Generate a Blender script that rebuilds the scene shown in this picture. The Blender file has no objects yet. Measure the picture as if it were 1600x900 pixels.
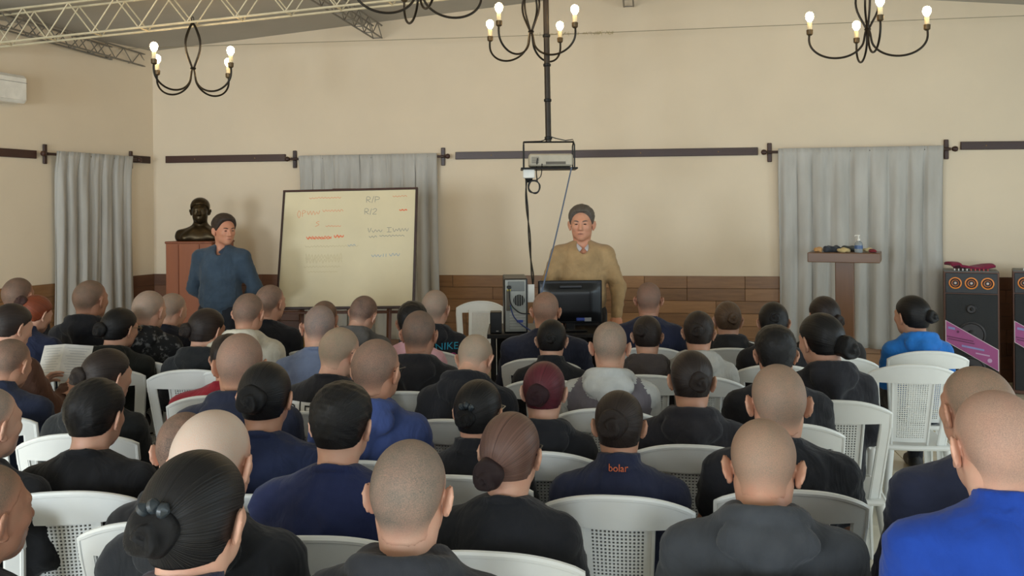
import bpy, math, random
import numpy as np
from mathutils import Vector, Matrix
from mathutils.bvhtree import BVHTree

# ------------------------------------------------------------------ camera
random.seed(7)
rng = np.random.default_rng(11)
scene = bpy.context.scene
COL = scene.collection
FPX, HZ, CAMZ, ROLL = 1350.0, 329.0, 1.77, math.radians(0.45)
cam_d = bpy.data.cameras.new('camera')
cam = bpy.data.objects.new('camera', cam_d)
COL.objects.link(cam)
cam.location = (0, 0, CAMZ)
cam.rotation_mode = 'QUATERNION'
cam.rotation_quaternion = (Matrix.Rotation(math.pi / 2, 3, 'X') @ Matrix.Rotation(-ROLL, 3, 'Z')).to_quaternion()
cam_d.sensor_fit = 'HORIZONTAL'
cam_d.sensor_width = 36.0
cam_d.lens = 36.0 * FPX / 1600.0
cam_d.shift_y = -(450.0 - HZ) / 1600.0
cam_d.clip_start = 0.05
cam_d.clip_end = 200
scene.camera = cam

vs = scene.view_settings
vs.view_transform = 'Standard'
vs.look = 'None'
vs.gamma = 1.0
vs.use_curve_mapping = False
vs.exposure = -0.37

# ------------------------------------------------------------------ world: soft overcast daylight outside
world = bpy.data.worlds.new('World')
scene.world = world
world.use_nodes = True
bg = world.node_tree.nodes['Background']
bg.inputs[0].default_value = (0.86, 0.93, 1.0, 1)
bg.inputs[1].default_value = 1.0

# room axes: E1 along the front wall to the right, E2 into the depth of the hall
YAW = math.radians(9.0)
D0 = 9.5
E1 = Vector((math.cos(YAW), -math.sin(YAW), 0))
E2 = Vector((math.sin(YAW), math.cos(YAW), 0))
W0 = Vector((0, D0, 0))
def R(u, w, z=0.0):
    return W0 + E1 * u + E2 * w + Vector((0, 0, z))

# daylight coming in through the windows of the right-hand wall and the wall behind the camera
def window_light(name, loc, normal, sx, sy, power, color):
    d = bpy.data.lights.new(name, 'AREA')
    d.shape = 'RECTANGLE'; d.size = sx; d.size_y = sy
    d.energy = power; d.color = color
    o = bpy.data.objects.new(name, d)
    COL.objects.link(o)
    o.location = loc
    o.rotation_mode = 'QUATERNION'
    o.rotation_quaternion = Vector(normal).to_track_quat('-Z', 'Y')
    return o
U_RIGHT, W_REAR, U_CORNER = 7.2, -13.0, -4.27
DAY = (0.79, 0.91, 1.0)
RIGHT_WINDOWS = [(-3.4, 1.3), (-6.2, 1.5), (-9.0, 1.5)]        # w centre, width
REAR_WINDOWS = [(-4.6, 1.7), (-1.2, 1.7), (2.4, 1.7), (5.4, 1.5)]  # u centre, width
for w, wd in RIGHT_WINDOWS:
    window_light('window_daylight', R(U_RIGHT - 0.03, w, 1.62), -E1, wd * 0.94, 1.76, 62, (0.68, 0.88, 1.0))
for (u, wd), pw in zip(REAR_WINDOWS, (400, 250, 130, 85)):
    window_light('window_daylight', R(u, W_REAR + 0.03, 1.62), E2, wd * 0.94, 1.76, pw, DAY)

# ------------------------------------------------------------------ helpers
def unproj(x, y, D):
    """pixel (1600x900 frame) at distance D along the view axis -> world point"""
    du, dv = (x - 800.0) / FPX, (HZ - y) / FPX
    c, s = math.cos(ROLL), math.sin(ROLL)
    return Vector(((du * c + dv * s) * D, D, CAMZ + (-du * s + dv * c) * D))
def on_wall(x, y, off=0.0):
    """pixel -> point on the front wall, off metres in front of it"""
    d = unproj(x, y, 1.0) - Vector((0, 0, CAMZ))
    o = Vector((0, 0, CAMZ)) - (W0 - E2 * off)
    t = -o.dot(E2) / d.dot(E2)
    return Vector((0, 0, CAMZ)) + d * t
def to_room(p):
    q = p - W0
    return q.dot(E1), q.dot(E2), p.z

def lin(c):
    """sRGB 0-255 -> linear rgba"""
    out = []
    for v in c:
        v = v / 255.0
        out.append(v / 12.92 if v <= 0.04045 else ((v + 0.055) / 1.055) ** 2.4)
    return (out[0], out[1], out[2], 1.0)

MATS = {}
def nodes_of(m):
    m.use_nodes = True
    nt = m.node_tree
    return nt, nt.nodes['Principled BSDF']
def noise_node(nt, scale, detail=3.0, coord='Object', vscale=None, rough=0.55):
    tc = nt.nodes.new('ShaderNodeTexCoord')
    n = nt.nodes.new('ShaderNodeTexNoise')
    n.inputs['Scale'].default_value = scale
    n.inputs['Detail'].default_value = detail
    n.inputs['Roughness'].default_value = rough
    if vscale:
        mp = nt.nodes.new('ShaderNodeMapping')
        mp.inputs['Scale'].default_value = vscale
        nt.links.new(tc.outputs[coord], mp.inputs['Vector'])
        nt.links.new(mp.outputs['Vector'], n.inputs['Vector'])
    else:
        nt.links.new(tc.outputs[coord], n.inputs['Vector'])
    return n
def mixrgb(nt, fac, a, b):
    m = nt.nodes.new('ShaderNodeMix')
    m.data_type = 'RGBA'
    for sock, v in ((m.inputs[0], fac), (m.inputs[6], a), (m.inputs[7], b)):
        if hasattr(v, 'is_linked'):
            nt.links.new(v, sock)
        else:
            sock.default_value = v
    return m.outputs[2]
def ramp(nt, src, lo, hi):
    r = nt.nodes.new('ShaderNodeMapRange')
    r.inputs['From Min'].default_value = lo
    r.inputs['From Max'].default_value = hi
    nt.links.new(src, r.inputs['Value'])
    return r.outputs['Result']
def bump(nt, bs, src, strength, dist=0.01):
    b = nt.nodes.new('ShaderNodeBump')
    b.inputs['Strength'].default_value = strength
    b.inputs['Distance'].default_value = dist
    nt.links.new(src, b.inputs['Height'])
    nt.links.new(b.outputs['Normal'], bs.inputs['Normal'])
def mat(name, col, rough=0.6, metal=0.0, var=0.12, scale=8.0, bmp=0.0, bscale=None, vscale=None, spec=0.5, coat=0.0, trans=0.0):
    """plain procedural material: base colour with a gentle noise variation and optional fine bump"""
    key = (name, tuple(col))
    if key in MATS:
        return MATS[key]
    m = bpy.data.materials.new(name)
    nt, bs = nodes_of(m)
    c = lin(col)
    lo = tuple(v * (1 - var) for v in c[:3]) + (1,)
    hi = tuple(min(1, v * (1 + var)) for v in c[:3]) + (1,)
    n = noise_node(nt, scale, 4.0, vscale=vscale)
    nt.links.new(mixrgb(nt, ramp(nt, n.outputs['Fac'], 0.3, 0.7), lo, hi), bs.inputs['Base Color'])
    bs.inputs['Roughness'].default_value = rough
    bs.inputs['Metallic'].default_value = metal
    bs.inputs['Specular IOR Level'].default_value = spec
    bs.inputs['Coat Weight'].default_value = coat
    if trans:
        bs.inputs['Transmission Weight'].default_value = trans
    if bmp:
        n2 = noise_node(nt, bscale or scale * 12, 2.0)
        bump(nt, bs, n2.outputs['Fac'], bmp)
    MATS[key] = m
    return m
def mat_wood(name, dark, light, rough=0.45, vscale=(1.0, 14.0, 14.0), scale=2.2, per_object=True):
    key = (name,)
    if key in MATS:
        return MATS[key]
    m = bpy.data.materials.new(name)
    nt, bs = nodes_of(m)
    n = noise_node(nt, scale, 6.0, vscale=vscale, rough=0.65)
    if per_object:      # each board its own piece of grain
        oi = nt.nodes.new('ShaderNodeObjectInfo')
        n.noise_dimensions = '4D'
        mul = nt.nodes.new('ShaderNodeMath'); mul.operation = 'MULTIPLY'; mul.inputs[1].default_value = 37.0
        nt.links.new(oi.outputs['Random'], mul.inputs[0])
        nt.links.new(mul.outputs[0], n.inputs['W'])
        f = nt.nodes.new('ShaderNodeMath'); f.operation = 'MULTIPLY_ADD'
        f.inputs[1].default_value = 1.25
        nt.links.new(oi.outputs['Random'], f.inputs[0])
        nt.links.new(ramp(nt, n.outputs['Fac'], 0.2, 0.8), f.inputs[2])
        sc = nt.nodes.new('ShaderNodeMath'); sc.operation = 'MULTIPLY'; sc.inputs[1].default_value = 0.50
        sc.use_clamp = True
        nt.links.new(f.outputs[0], sc.inputs[0])
        fac = sc.outputs[0]
    else:
        fac = ramp(nt, n.outputs['Fac'], 0.25, 0.75)
    nt.links.new(mixrgb(nt, fac, lin(dark), lin(light)), bs.inputs['Base Color'])
    bs.inputs['Roughness'].default_value = rough
    bump(nt, bs, n.outputs['Fac'], 0.15, 0.004)
    MATS[key] = m
    return m
def mat_emit(name, col, strength):
    m = bpy.data.materials.new(name)
    nt, bs = nodes_of(m)
    bs.inputs['Base Color'].default_value = (*col, 1)
    bs.inputs['Emission Color'].default_value = (*col, 1)
    bs.inputs['Emission Strength'].default_value = strength
    return m

class MB:
    """collects verts/faces; build() links them as one mesh object"""
    def __init__(self):
        self.v, self.f = [], []
    def add(self, vs_, fs_):
        o = len(self.v)
        self.v += [tuple(p) for p in vs_]
        self.f += [tuple(i + o for i in f) for f in fs_]
        return self
    def box(self, c, s, M=None, bev=0.0):
        hx, hy, hz = s[0] / 2, s[1] / 2, s[2] / 2
        if bev <= 0:
            pts = [Vector((x, y, z)) for x in (-hx, hx) for y in (-hy, hy) for z in (-hz, hz)]
            fs = [(0, 1, 3, 2), (4, 6, 7, 5), (0, 4, 5, 1), (2, 3, 7, 6), (0, 2, 6, 4), (1, 5, 7, 3)]
        else:
            b = min(bev, hx * .9, hy * .9, hz * .9)
            pts, idx = [], {}
            def P(x, y, z):
                k = (round(x, 6), round(y, 6), round(z, 6))
                if k not in idx:
                    idx[k] = len(pts); pts.append(Vector(k))
                return idx[k]
            fs = []
            S = (-1, 1)
            for s_ in S:
                fs.append([P(s_ * hx, a * (hy - b), c2 * (hz - b)) for a, c2 in ((-1, -1), (1, -1), (1, 1), (-1, 1))][::s_])
                fs.append([P(a * (hx - b), s_ * hy, c2 * (hz - b)) for a, c2 in ((-1, -1), (-1, 1), (1, 1), (1, -1))][::s_])
                fs.append([P(a * (hx - b), c2 * (hy - b), s_ * hz) for a, c2 in ((-1, -1), (1, -1), (1, 1), (-1, 1))][::s_])
            for sx in S:
                for sy in S:
                    fs.append([P(sx * hx, sy * (hy - b), -(hz - b)), P(sx * (hx - b), sy * hy, -(hz - b)), P(sx * (hx - b), sy * hy, hz - b), P(sx * hx, sy * (hy - b), hz - b)][::sx * sy])
                for sz in S:
                    fs.append([P(sx * hx, -(hy - b), sz * (hz - b)), P(sx * hx, hy - b, sz * (hz - b)), P(sx * (hx - b), hy - b, sz * hz), P(sx * (hx - b), -(hy - b), sz * hz)][::sx * sz])
            for sy in S:
                for sz in S:
                    fs.append([P(-(hx - b), sy * hy, sz * (hz - b)), P(-(hx - b), sy * (hy - b), sz * hz), P(hx - b, sy * (hy - b), sz * hz), P(hx - b, sy * hy, sz * (hz - b))][::sy * sz])
            for sx in S:
                for sy in S:
                    for sz in S:
                        fs.append([P(sx * hx, sy * (hy - b), sz * (hz - b)), P(sx * (hx - b), sy * hy, sz * (hz - b)), P(sx * (hx - b), sy * (hy - b), sz * hz)][::sx * sy * sz])
        c = Vector(c)
        if M is not None:
            pts = [M @ p for p in pts]
        return self.add([p + c for p in pts], fs)
    def tube(self, path, r, n=8, cap=True, flat=1.0, up=None):
        path = [Vector(p) for p in path]
        m = len(path)
        rs = r if hasattr(r, '__len__') else [r] * m
        rings = []
        nrm = None
        for i in range(m):
            t = (path[min(i + 1, m - 1)] - path[max(i - 1, 0)])
            t = t.normalized() if t.length > 1e-9 else Vector((0, 0, 1))
            if nrm is None:
                a = Vector(up) if up else (Vector((0, 0, 1)) if abs(t.z) < .9 else Vector((1, 0, 0)))
                nrm = (a - t * a.dot(t)).normalized()
            else:
                nrm = (nrm - t * nrm.dot(t)).normalized()
            b = t.cross(nrm)
            rings.append([path[i] + (nrm * math.cos(2 * math.pi * k / n) * flat + b * math.sin(2 * math.pi * k / n)) * rs[i] for k in range(n)])
        vs_ = [p for rg in rings for p in rg]
        fs_ = [(i * n + k, i * n + (k + 1) % n, (i + 1) * n + (k + 1) % n, (i + 1) * n + k) for i in range(m - 1) for k in range(n)]
        if cap:
            fs_ += [tuple(range(n))[::-1], tuple((m - 1) * n + k for k in range(n))]
        return self.add(vs_, fs_)
    def lathe(self, prof, c=(0, 0, 0), n=20, M=None, cap=True):
        """prof: list of (r, z)"""
        c = Vector(c)
        vs_, fs_ = [], []
        for (r, z) in prof:
            for k in range(n):
                a = 2 * math.pi * k / n
                p = Vector((r * math.cos(a), r * math.sin(a), z))
                vs_.append((M @ p if M is not None else p) + c)
        for i in range(len(prof) - 1):
            for k in range(n):
                fs_.append((i * n + k, i * n + (k + 1) % n, (i + 1) * n + (k + 1) % n, (i + 1) * n + k))
        if cap:
            fs_ += [tuple(range(n))[::-1], tuple((len(prof) - 1) * n + k for k in range(n))]
        return self.add(vs_, fs_)
    def sheet(self, fn, nu, nv, th):
        """thick curved patch; fn(a, b) -> point, a and b in 0..1; th along the local normal"""
        P = [[Vector(fn(i / nu, j / nv)) for j in range(nv + 1)] for i in range(nu + 1)]
        vs_, top, bot = [], {}, {}
        for i in range(nu + 1):
            for j in range(nv + 1):
                a = P[min(i + 1, nu)][j] - P[max(i - 1, 0)][j]
                b = P[i][min(j + 1, nv)] - P[i][max(j - 1, 0)]
                nn = a.cross(b)
                nn = nn.normalized() if nn.length > 1e-12 else Vector((0, 0, 1))
                top[i, j] = len(vs_); vs_.append(P[i][j] + nn * th / 2)
                bot[i, j] = len(vs_); vs_.append(P[i][j] - nn * th / 2)
        fs_ = []
        for i in range(nu):
            for j in range(nv):
                fs_.append((top[i, j], top[i + 1, j], top[i + 1, j + 1], top[i, j + 1]))
                fs_.append((bot[i, j], bot[i, j + 1], bot[i + 1, j + 1], bot[i + 1, j]))
        for i in range(nu):
            fs_.append((top[i, 0], bot[i, 0], bot[i + 1, 0], top[i + 1, 0]))
            fs_.append((top[i, nv], top[i + 1, nv], bot[i + 1, nv], bot[i, nv]))
        for j in range(nv):
            fs_.append((top[0, j], top[0, j + 1], bot[0, j + 1], bot[0, j]))
            fs_.append((top[nu, j], bot[nu, j], bot[nu, j + 1], top[nu, j + 1]))
        return self.add(vs_, fs_)
    def mesh(self, name, material, smooth=False):
        me = bpy.data.meshes.new(name)
        me.from_pydata(self.v, [], self.f)
        if material:
            me.materials.append(material)
        if smooth:
            me.shade_smooth()
            if smooth != 'all':
                me.set_sharp_from_angle(angle=math.radians(40))
        me.update()
        return me
    def build(self, name, material, parent=None, smooth=False):
        return link(name, self.mesh(name, material, smooth), parent)

def link(name, data, parent=None):
    o = bpy.data.objects.new(name, data)
    COL.objects.link(o)
    if parent is not None:
        o.parent = parent
    return o
def empty(name, loc=(0, 0, 0), rz=0.0):
    o = bpy.data.objects.new(name, None)
    COL.objects.link(o)
    o.location = loc
    o.rotation_euler = (0, 0, rz)
    o.empty_display_size = 0.1
    return o
def tag(o, label=None, cat=None, group=None, kind=None):
    if label: o['label'] = label
    if cat: o['category'] = cat
    if group: o['group'] = group
    if kind: o['kind'] = kind
    return o
def copy_tree(o, parent=None):
    c = o.copy()
    COL.objects.link(c)
    c.parent = parent
    for ch in list(o.children):
        copy_tree(ch, c)
    return c
def np_mesh(name, V, F, material=None, attrs=None, smooth=True):
    """numpy verts (n,3) and quads (m,4) -> mesh"""
    me = bpy.data.meshes.new(name)
    n, m = len(V), len(F)
    me.vertices.add(n)
    me.vertices.foreach_set('co', np.ascontiguousarray(V, np.float32).ravel())
    me.loops.add(m * 4)
    me.loops.foreach_set('vertex_index', np.ascontiguousarray(F, np.int32).ravel())
    me.polygons.add(m)
    me.polygons.foreach_set('loop_start', np.arange(0, m * 4, 4, dtype=np.int32))
    if smooth:
        me.polygons.foreach_set('use_smooth', np.ones(m, dtype=bool))
    me.update(calc_edges=True)
    for k, a in (attrs or {}).items():
        at = me.attributes.new(k, 'FLOAT', 'POINT')
        at.data.foreach_set('value', np.ascontiguousarray(a, np.float32))
    if material:
        me.materials.append(material)
    return me
def text_mesh(body, size, extrude=0.0):
    cu = bpy.data.curves.new('lettering', 'FONT')
    cu.body = body; cu.size = size; cu.extrude = extrude
    cu.align_x = 'CENTER'; cu.align_y = 'CENTER'; cu.resolution_u = 3
    o = bpy.data.objects.new('lettering', cu)
    COL.objects.link(o)
    dg = bpy.context.evaluated_depsgraph_get()
    me = bpy.data.meshes.new_from_object(o.evaluated_get(dg))
    bpy.data.objects.remove(o)
    bpy.data.curves.remove(cu)
    return me

# ------------------------------------------------------------------ implicit surfaces -> continuous body and garment meshes
class Field:
    def __init__(self, xs, ys, zs):
        self.xs, self.ys, self.zs = (np.asarray(a, np.float64) for a in (xs, ys, zs))
        self.F = np.full((len(xs), len(ys), len(zs)), 1.0)
    def block(self, lo, hi):
        sl = tuple(slice(max(0, np.searchsorted(a, l) - 1), min(len(a), np.searchsorted(a, h) + 1)) for a, l, h in zip((self.xs, self.ys, self.zs), lo, hi))
        if any(s.stop - s.start < 1 for s in sl):
            return None, None
        g = (self.xs[sl[0]][:, None, None], self.ys[sl[1]][None, :, None], self.zs[sl[2]][None, None, :])
        return sl, g
    def _apply(self, d, sl, k, mode):
        a = self.F[sl]
        if mode == 'add':
            h = np.maximum(k - np.abs(a - d), 0) / k
            self.F[sl] = np.minimum(a, d) - h * h * k * .25
        else:                                   # 'sub': smooth max(a, -d)
            b = -d
            h = np.maximum(k - np.abs(a - b), 0) / k
            self.F[sl] = np.maximum(a, b) + h * h * k * .25
    def ell(self, c, r, k=.03, rot=None, mode='add'):
        m = max(r) + k + .05
        sl, g = self.block([c[i] - (r[i] if rot is None else max(r)) - k - .05 for i in range(3)], [c[i] + (r[i] if rot is None else max(r)) + k + .05 for i in range(3)])
        if sl is None: return self
        X, Y, Z = g[0] - c[0], g[1] - c[1], g[2] - c[2]
        if rot is not None:
            M = np.array(rot.transposed())       # into local axes
            X, Y, Z = (M[i, 0] * X + M[i, 1] * Y + M[i, 2] * Z for i in range(3))
        k0 = np.sqrt((X / r[0]) ** 2 + (Y / r[1]) ** 2 + (Z / r[2]) ** 2)
        k1 = np.sqrt((X / r[0] ** 2) ** 2 + (Y / r[1] ** 2) ** 2 + (Z / r[2] ** 2) ** 2) + 1e-9
        self._apply(k0 * (k0 - 1) / k1, sl, k, mode)
        return self
    def cap(self, a, b, ra, rb, k=.03, mode='add', flat=None, cut=False):
        """tapered capsule; flat=(sx,sy,sz) squeezes it about its middle; cut: flat ends"""
        a, b = np.array(a, float), np.array(b, float)
        m = max(ra, rb) * (max(flat) if flat else 1) + k + .05
        sl, g = self.block(np.minimum(a, b) - m, np.maximum(a, b) + m)
        if sl is None: return self
        X, Y, Z = g
        if flat:
            c = (a + b) / 2
            X, Y, Z = (X - c[0]) / flat[0] + c[0], (Y - c[1]) / flat[1] + c[1], (Z - c[2]) / flat[2] + c[2]
            a, b = (a - c) / np.array(flat) + c, (b - c) / np.array(flat) + c
        ab = b - a
        L = np.linalg.norm(ab)
        px, py, pz = X - a[0], Y - a[1], Z - a[2]
        t0 = (px * ab[0] + py * ab[1] + pz * ab[2]) / (L * L)
        t = np.clip(t0, 0, 1)
        d = np.sqrt((px - t * ab[0]) ** 2 + (py - t * ab[1]) ** 2 + (pz - t * ab[2]) ** 2) - (ra + t * (rb - ra))
        if cut:
            rad = np.sqrt((px - t0 * ab[0]) ** 2 + (py - t0 * ab[1]) ** 2 + (pz - t0 * ab[2]) ** 2) - (ra + t * (rb - ra))
            d = np.maximum(rad, np.maximum(-t0 * L, (t0 - 1) * L))
        self._apply(d, sl, k, mode)
        return self
    def torus(self, c, Rr, r, tilt=0.0, k=.015, mode='add', sy=1.0):
        m = Rr + r + k + .05
        sl, g = self.block([v - m for v in c], [v + m for v in c])
        if sl is None: return self
        X, Y, Z = g[0] - c[0], g[1] - c[1], g[2] - c[2]
        ct, st = math.cos(tilt), math.sin(tilt)
        Y, Z = ct * Y + st * Z, -st * Y + ct * Z
        q = np.sqrt(X ** 2 + (Y / sy) ** 2) - Rr
        self._apply(np.sqrt(q * q + Z * Z) - r, sl, k, mode)
        return self
    def plane_cut(self, p, n):
        """remove everything on the side the normal points to"""
        d = (self.xs[:, None, None] - p[0]) * n[0] + (self.ys[None, :, None] - p[1]) * n[1] + (self.zs[None, None, :] - p[2]) * n[2]
        self.F = np.maximum(self.F, d)
        return self
    def nets(self):
        F, xs, ys, zs = self.F, self.xs, self.ys, self.zs
        F = np.pad(F, 1, constant_values=1.0)
        px = lambda a: np.concatenate([[2 * a[0] - a[1]], a, [2 * a[-1] - a[-2]]])
        A = [px(xs), px(ys), px(zs)]
        S = F < 0
        n = [s - 1 for s in F.shape]
        corner = np.zeros(n, np.int8)
        for i in (0, 1):
            for j in (0, 1):
                for k in (0, 1):
                    corner += S[i:n[0] + i, j:n[1] + j, k:n[2] + k]
        act = (corner > 0) & (corner < 8)
        I, J, K = np.nonzero(act)
        acc = np.zeros((len(I), 3)); cnt = np.zeros(len(I))
        base = (I, J, K)
        for ax in range(3):
            o1, o2 = [q for q in range(3) if q != ax]
            for p in (0, 1):
                for q in (0, 1):
                    i0 = [I, J, K]; i0 = [v.copy() for v in i0]
                    i0[o1] = i0[o1] + p; i0[o2] = i0[o2] + q
                    i1 = [v for v in i0]; i1[ax] = i0[ax] + 1
                    f0, f1 = F[tuple(i0)], F[tuple(i1)]
                    hit = (f0 < 0) != (f1 < 0)
                    t = np.where(hit, f0 / np.where(hit, f0 - f1, 1), 0)
                    pt = np.stack([A[0][i0[0]], A[1][i0[1]], A[2][i0[2]]], 1)
                    pt[:, ax] += t * (A[ax][i1[ax]] - A[ax][i0[ax]])
                    acc += np.where(hit[:, None], pt, 0); cnt += hit
        V = acc / cnt[:, None]
        idx = np.full(n, -1, np.int64)
        idx[I, J, K] = np.arange(len(I))
        quads = []
        for ax in range(3):
            o1, o2 = [(1, 2), (2, 0), (0, 1)][ax]
            a = [slice(1, -1)] * 3; a[ax] = slice(0, -1)
            b = list(a); b[ax] = slice(1, None)
            s0, s1 = S[tuple(a)], S[tuple(b)]
            hit = np.argwhere(s0 != s1)
            if not len(hit): continue
            flip = s0[tuple(hit.T)]
            c = hit.copy()
            for q in range(3):
                if q != ax: c[:, q] += 1
            def at(d1, d2):
                e = c.copy(); e[:, o1] += d1; e[:, o2] += d2
                return idx[e[:, 0], e[:, 1], e[:, 2]]
            Q = np.stack([at(-1, -1), at(0, -1), at(0, 0), at(-1, 0)], 1)
            Q[~flip] = Q[~flip][:, ::-1]
            quads.append(Q)
        Q = np.concatenate(quads)
        Q = Q[(Q >= 0).all(1)]
        return V, Q

def axis(*segs):
    """segs: (start, stop, step) runs joined into one rising coordinate list"""
    out = []
    for a, b, h in segs:
        n = max(1, int(round((b - a) / h)))
        out += list(np.linspace(a, b, n, endpoint=False))
    out.append(segs[-1][1])
    return np.array(out)
def vnormals(V, Q):
    n = np.cross(V[Q[:, 2]] - V[Q[:, 0]], V[Q[:, 3]] - V[Q[:, 1]])
    N = np.zeros_like(V)
    for i in range(4):
        np.add.at(N, Q[:, i], n)
    return N / (np.linalg.norm(N, axis=1, keepdims=True) + 1e-12)

# ------------------------------------------------------------------ people: rest-pose templates
Vc = lambda *a: np.array(a, float)
SIT = dict(HC=Vc(0, .035, 1.172), chest=Vc(0, -.005, .86), abd=Vc(0, .012, .65), pel=Vc(0, 0, .535), nb=Vc(0, -.022, 1.035),
           sh=[Vc(-.170, -.006, .942), Vc(.170, -.006, .942)], el=[Vc(-.214, .03, .71), Vc(.214, .03, .71)],
           wr=[Vc(-.125, .245, .645), Vc(.125, .245, .645)], hd=[(Vc(.25, .95, -.18), Vc(0, 0, 1)), (Vc(-.25, .95, -.18), Vc(0, 0, 1))],
           hip=.09, knee=[Vc(-.13, .44, .53), Vc(.13, .44, .53)], ank=[Vc(-.135, .45, .09), Vc(.135, .45, .09)], seated=True)
READ = dict(SIT)
READ.update(el=[Vc(-.235, .10, .74), Vc(.24, .10, .74)], wr=[Vc(-.10, .31, .86), Vc(.20, .33, .87)],
            hd=[(Vc(.2, .6, .75), Vc(-.7, -.5, .3)), (Vc(-.15, .6, .75), Vc(.7, -.5, .3))])
STAND_BACK = dict(HC=Vc(0, .025, 1.640), chest=Vc(0, 0, 1.31), abd=Vc(0, .02, 1.10), pel=Vc(0, .0, .95), nb=Vc(0, -.022, 1.482),
                  sh=[Vc(-.178, -.006, 1.405), Vc(.178, -.006, 1.405)], el=[Vc(-.262, -.06, 1.14), Vc(.262, -.06, 1.14)],
                  wr=[Vc(-.09, -.165, .95), Vc(.09, -.165, .95)], hd=[(Vc(.8, -.1, -.35), Vc(0, -1, 0)), (Vc(-.8, -.1, -.35), Vc(0, -1, 0))],
                  hip=.09, knee=[Vc(-.10, .02, .5), Vc(.10, .02, .5)], ank=[Vc(-.11, -.01, .09), Vc(.11, -.01, .09)], seated=False)
STAND_DESK = dict(STAND_BACK)
STAND_DESK.update(el=[Vc(-.265, .035, 1.15), Vc(.275, .03, 1.15)], wr=[Vc(-.235, .13, .935), Vc(.235, .11, .935)],
                  hd=[(Vc(.1, .8, -.45), Vc(0, .3, .9)), (Vc(-.1, .8, -.45), Vc(0, .3, .9))])

def head_field(f, HC, ears=True, face=True):
    h = lambda x, y, z: HC + Vc(x, y, z)
    f.ell(h(0, -.012, .032), (.0775, .097, .085), .01)
    f.ell(h(0, -.055, .005), (.064, .052, .068), .03)                 # occiput
    f.ell(h(0, .032, -.03), (.060, .062, .075), .04)                  # face
    f.ell(h(0, .055, -.088), (.030, .032, .028), .03)                 # chin
    for s in (-1, 1):
        f.ell(h(s * .046, .012, -.062), (.016, .034, .030), .03)      # jaw corner
        f.ell(h(s * .040, .062, -.022), (.020, .020, .018), .02)      # cheek
    if face:
        f.ell(h(0, .078, .020), (.048, .016, .012), .02)              # brow
        for s in (-1, 1):
            f.ell(h(s * .030, .099, .002), (.016, .012, .011), .012, mode='sub')
            f.ell(h(s * .030, .080, .001), (.0135, .0125, .0125), .004)
            f.ell(h(s * .012, .094, -.036), (.008, .010, .008), .008)
        f.cap(h(0, .090, .010), h(0, .108, -.030), .008, .013, .012)
        f.ell(h(0, .088, -.060), (.024, .012, .0065), .006)
        f.ell(h(0, .087, -.071), (.021, .012, .007), .004)
    if ears:
        for s in (-1, 1):
            rot = Matrix.Rotation(s * math.radians(36), 3, 'Z') @ Matrix.Rotation(s * math.radians(11), 3, 'Y')
            f.ell(h(s * .088, -.014, -.008), (.0066, .021, .034), .007, rot)
            f.ell(h(s * .083, -.005, -.036), (.006, .010, .012), .008)
            f.ell(h(s * .095, -.005, -.002), (.0050, .012, .020), .005, rot, mode='sub')
    return f

def body_field(J, hh, hb, lean=1.0):
    HC = J['HC']
    zt = HC[2] + .125
    zn = J['nb'][2] - .02
    xs = axis((-.34, -.108, hb), (-.108, .108, hh), (.108, .34, hb))
    ys = axis((-.24, -.10, hb), (-.10, .16, hh), (.16, .70 if J['seated'] else .34, hb))
    zs = axis((-.01, zn, hb), (zn, zt, hh))
    f = Field(xs, ys, zs)
    head_field(f, HC)
    f.cap(HC + Vc(0, -.030, -.055), J['nb'] + Vc(0, .004, -.03), .054, .057, .03)
    for i, s in enumerate((-1, 1)):
        f.cap(HC + Vc(s * .045, -.03, -.045), J['nb'] + Vc(s * .03, .04, -.02), .014, .014, .03)
        f.cap(J['nb'] + Vc(0, .005, -.05), J['sh'][i] + Vc(-s * .03, 0, -.005), .036, .036, .03)
        f.cap(J['sh'][i], J['el'][i], .047, .040, .04)
        f.cap(J['el'][i], J['wr'][i], .040, .027, .02)
        hp = J['pel'] + Vc(s * J['hip'], .02, -.0)
        f.cap(hp, J['knee'][i], .074, .050, .03)
        f.cap(J['knee'][i], J['ank'][i], .050, .036, .03)
        f.cap(J['ank'][i] + Vc(0, 0, -.045), J['ank'][i] + Vc(0, .13, -.06), .035, .026, .03)
    f.ell(J['chest'] + Vc(0, 0, -.02), (.145, .090, .18), .04)
    f.ell(J['abd'], (.140, .105, .17), .05)
    f.ell(J['pel'], (.155, .105, .09), .05)
    V, Q = f.nets()
    for i, s in enumerate((-1, 1)):
        d, up = J['hd'][i]
        y = d / np.linalg.norm(d); x = np.cross(y, up); x /= np.linalg.norm(x); z = np.cross(x, y)
        HV, HQ = HAND
        L = HV * Vc(-s, 1, 1) if s > 0 else HV * Vc(1, 1, 1)
        P = L[:, :1] * x + L[:, 1:2] * y + L[:, 2:] * z + J['wr'][i] - y * .012
        Q = np.concatenate([Q, (HQ if s < 0 else HQ[:, ::-1]) + len(V)])
        V = np.concatenate([V, P])
    return V, Q

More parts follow.
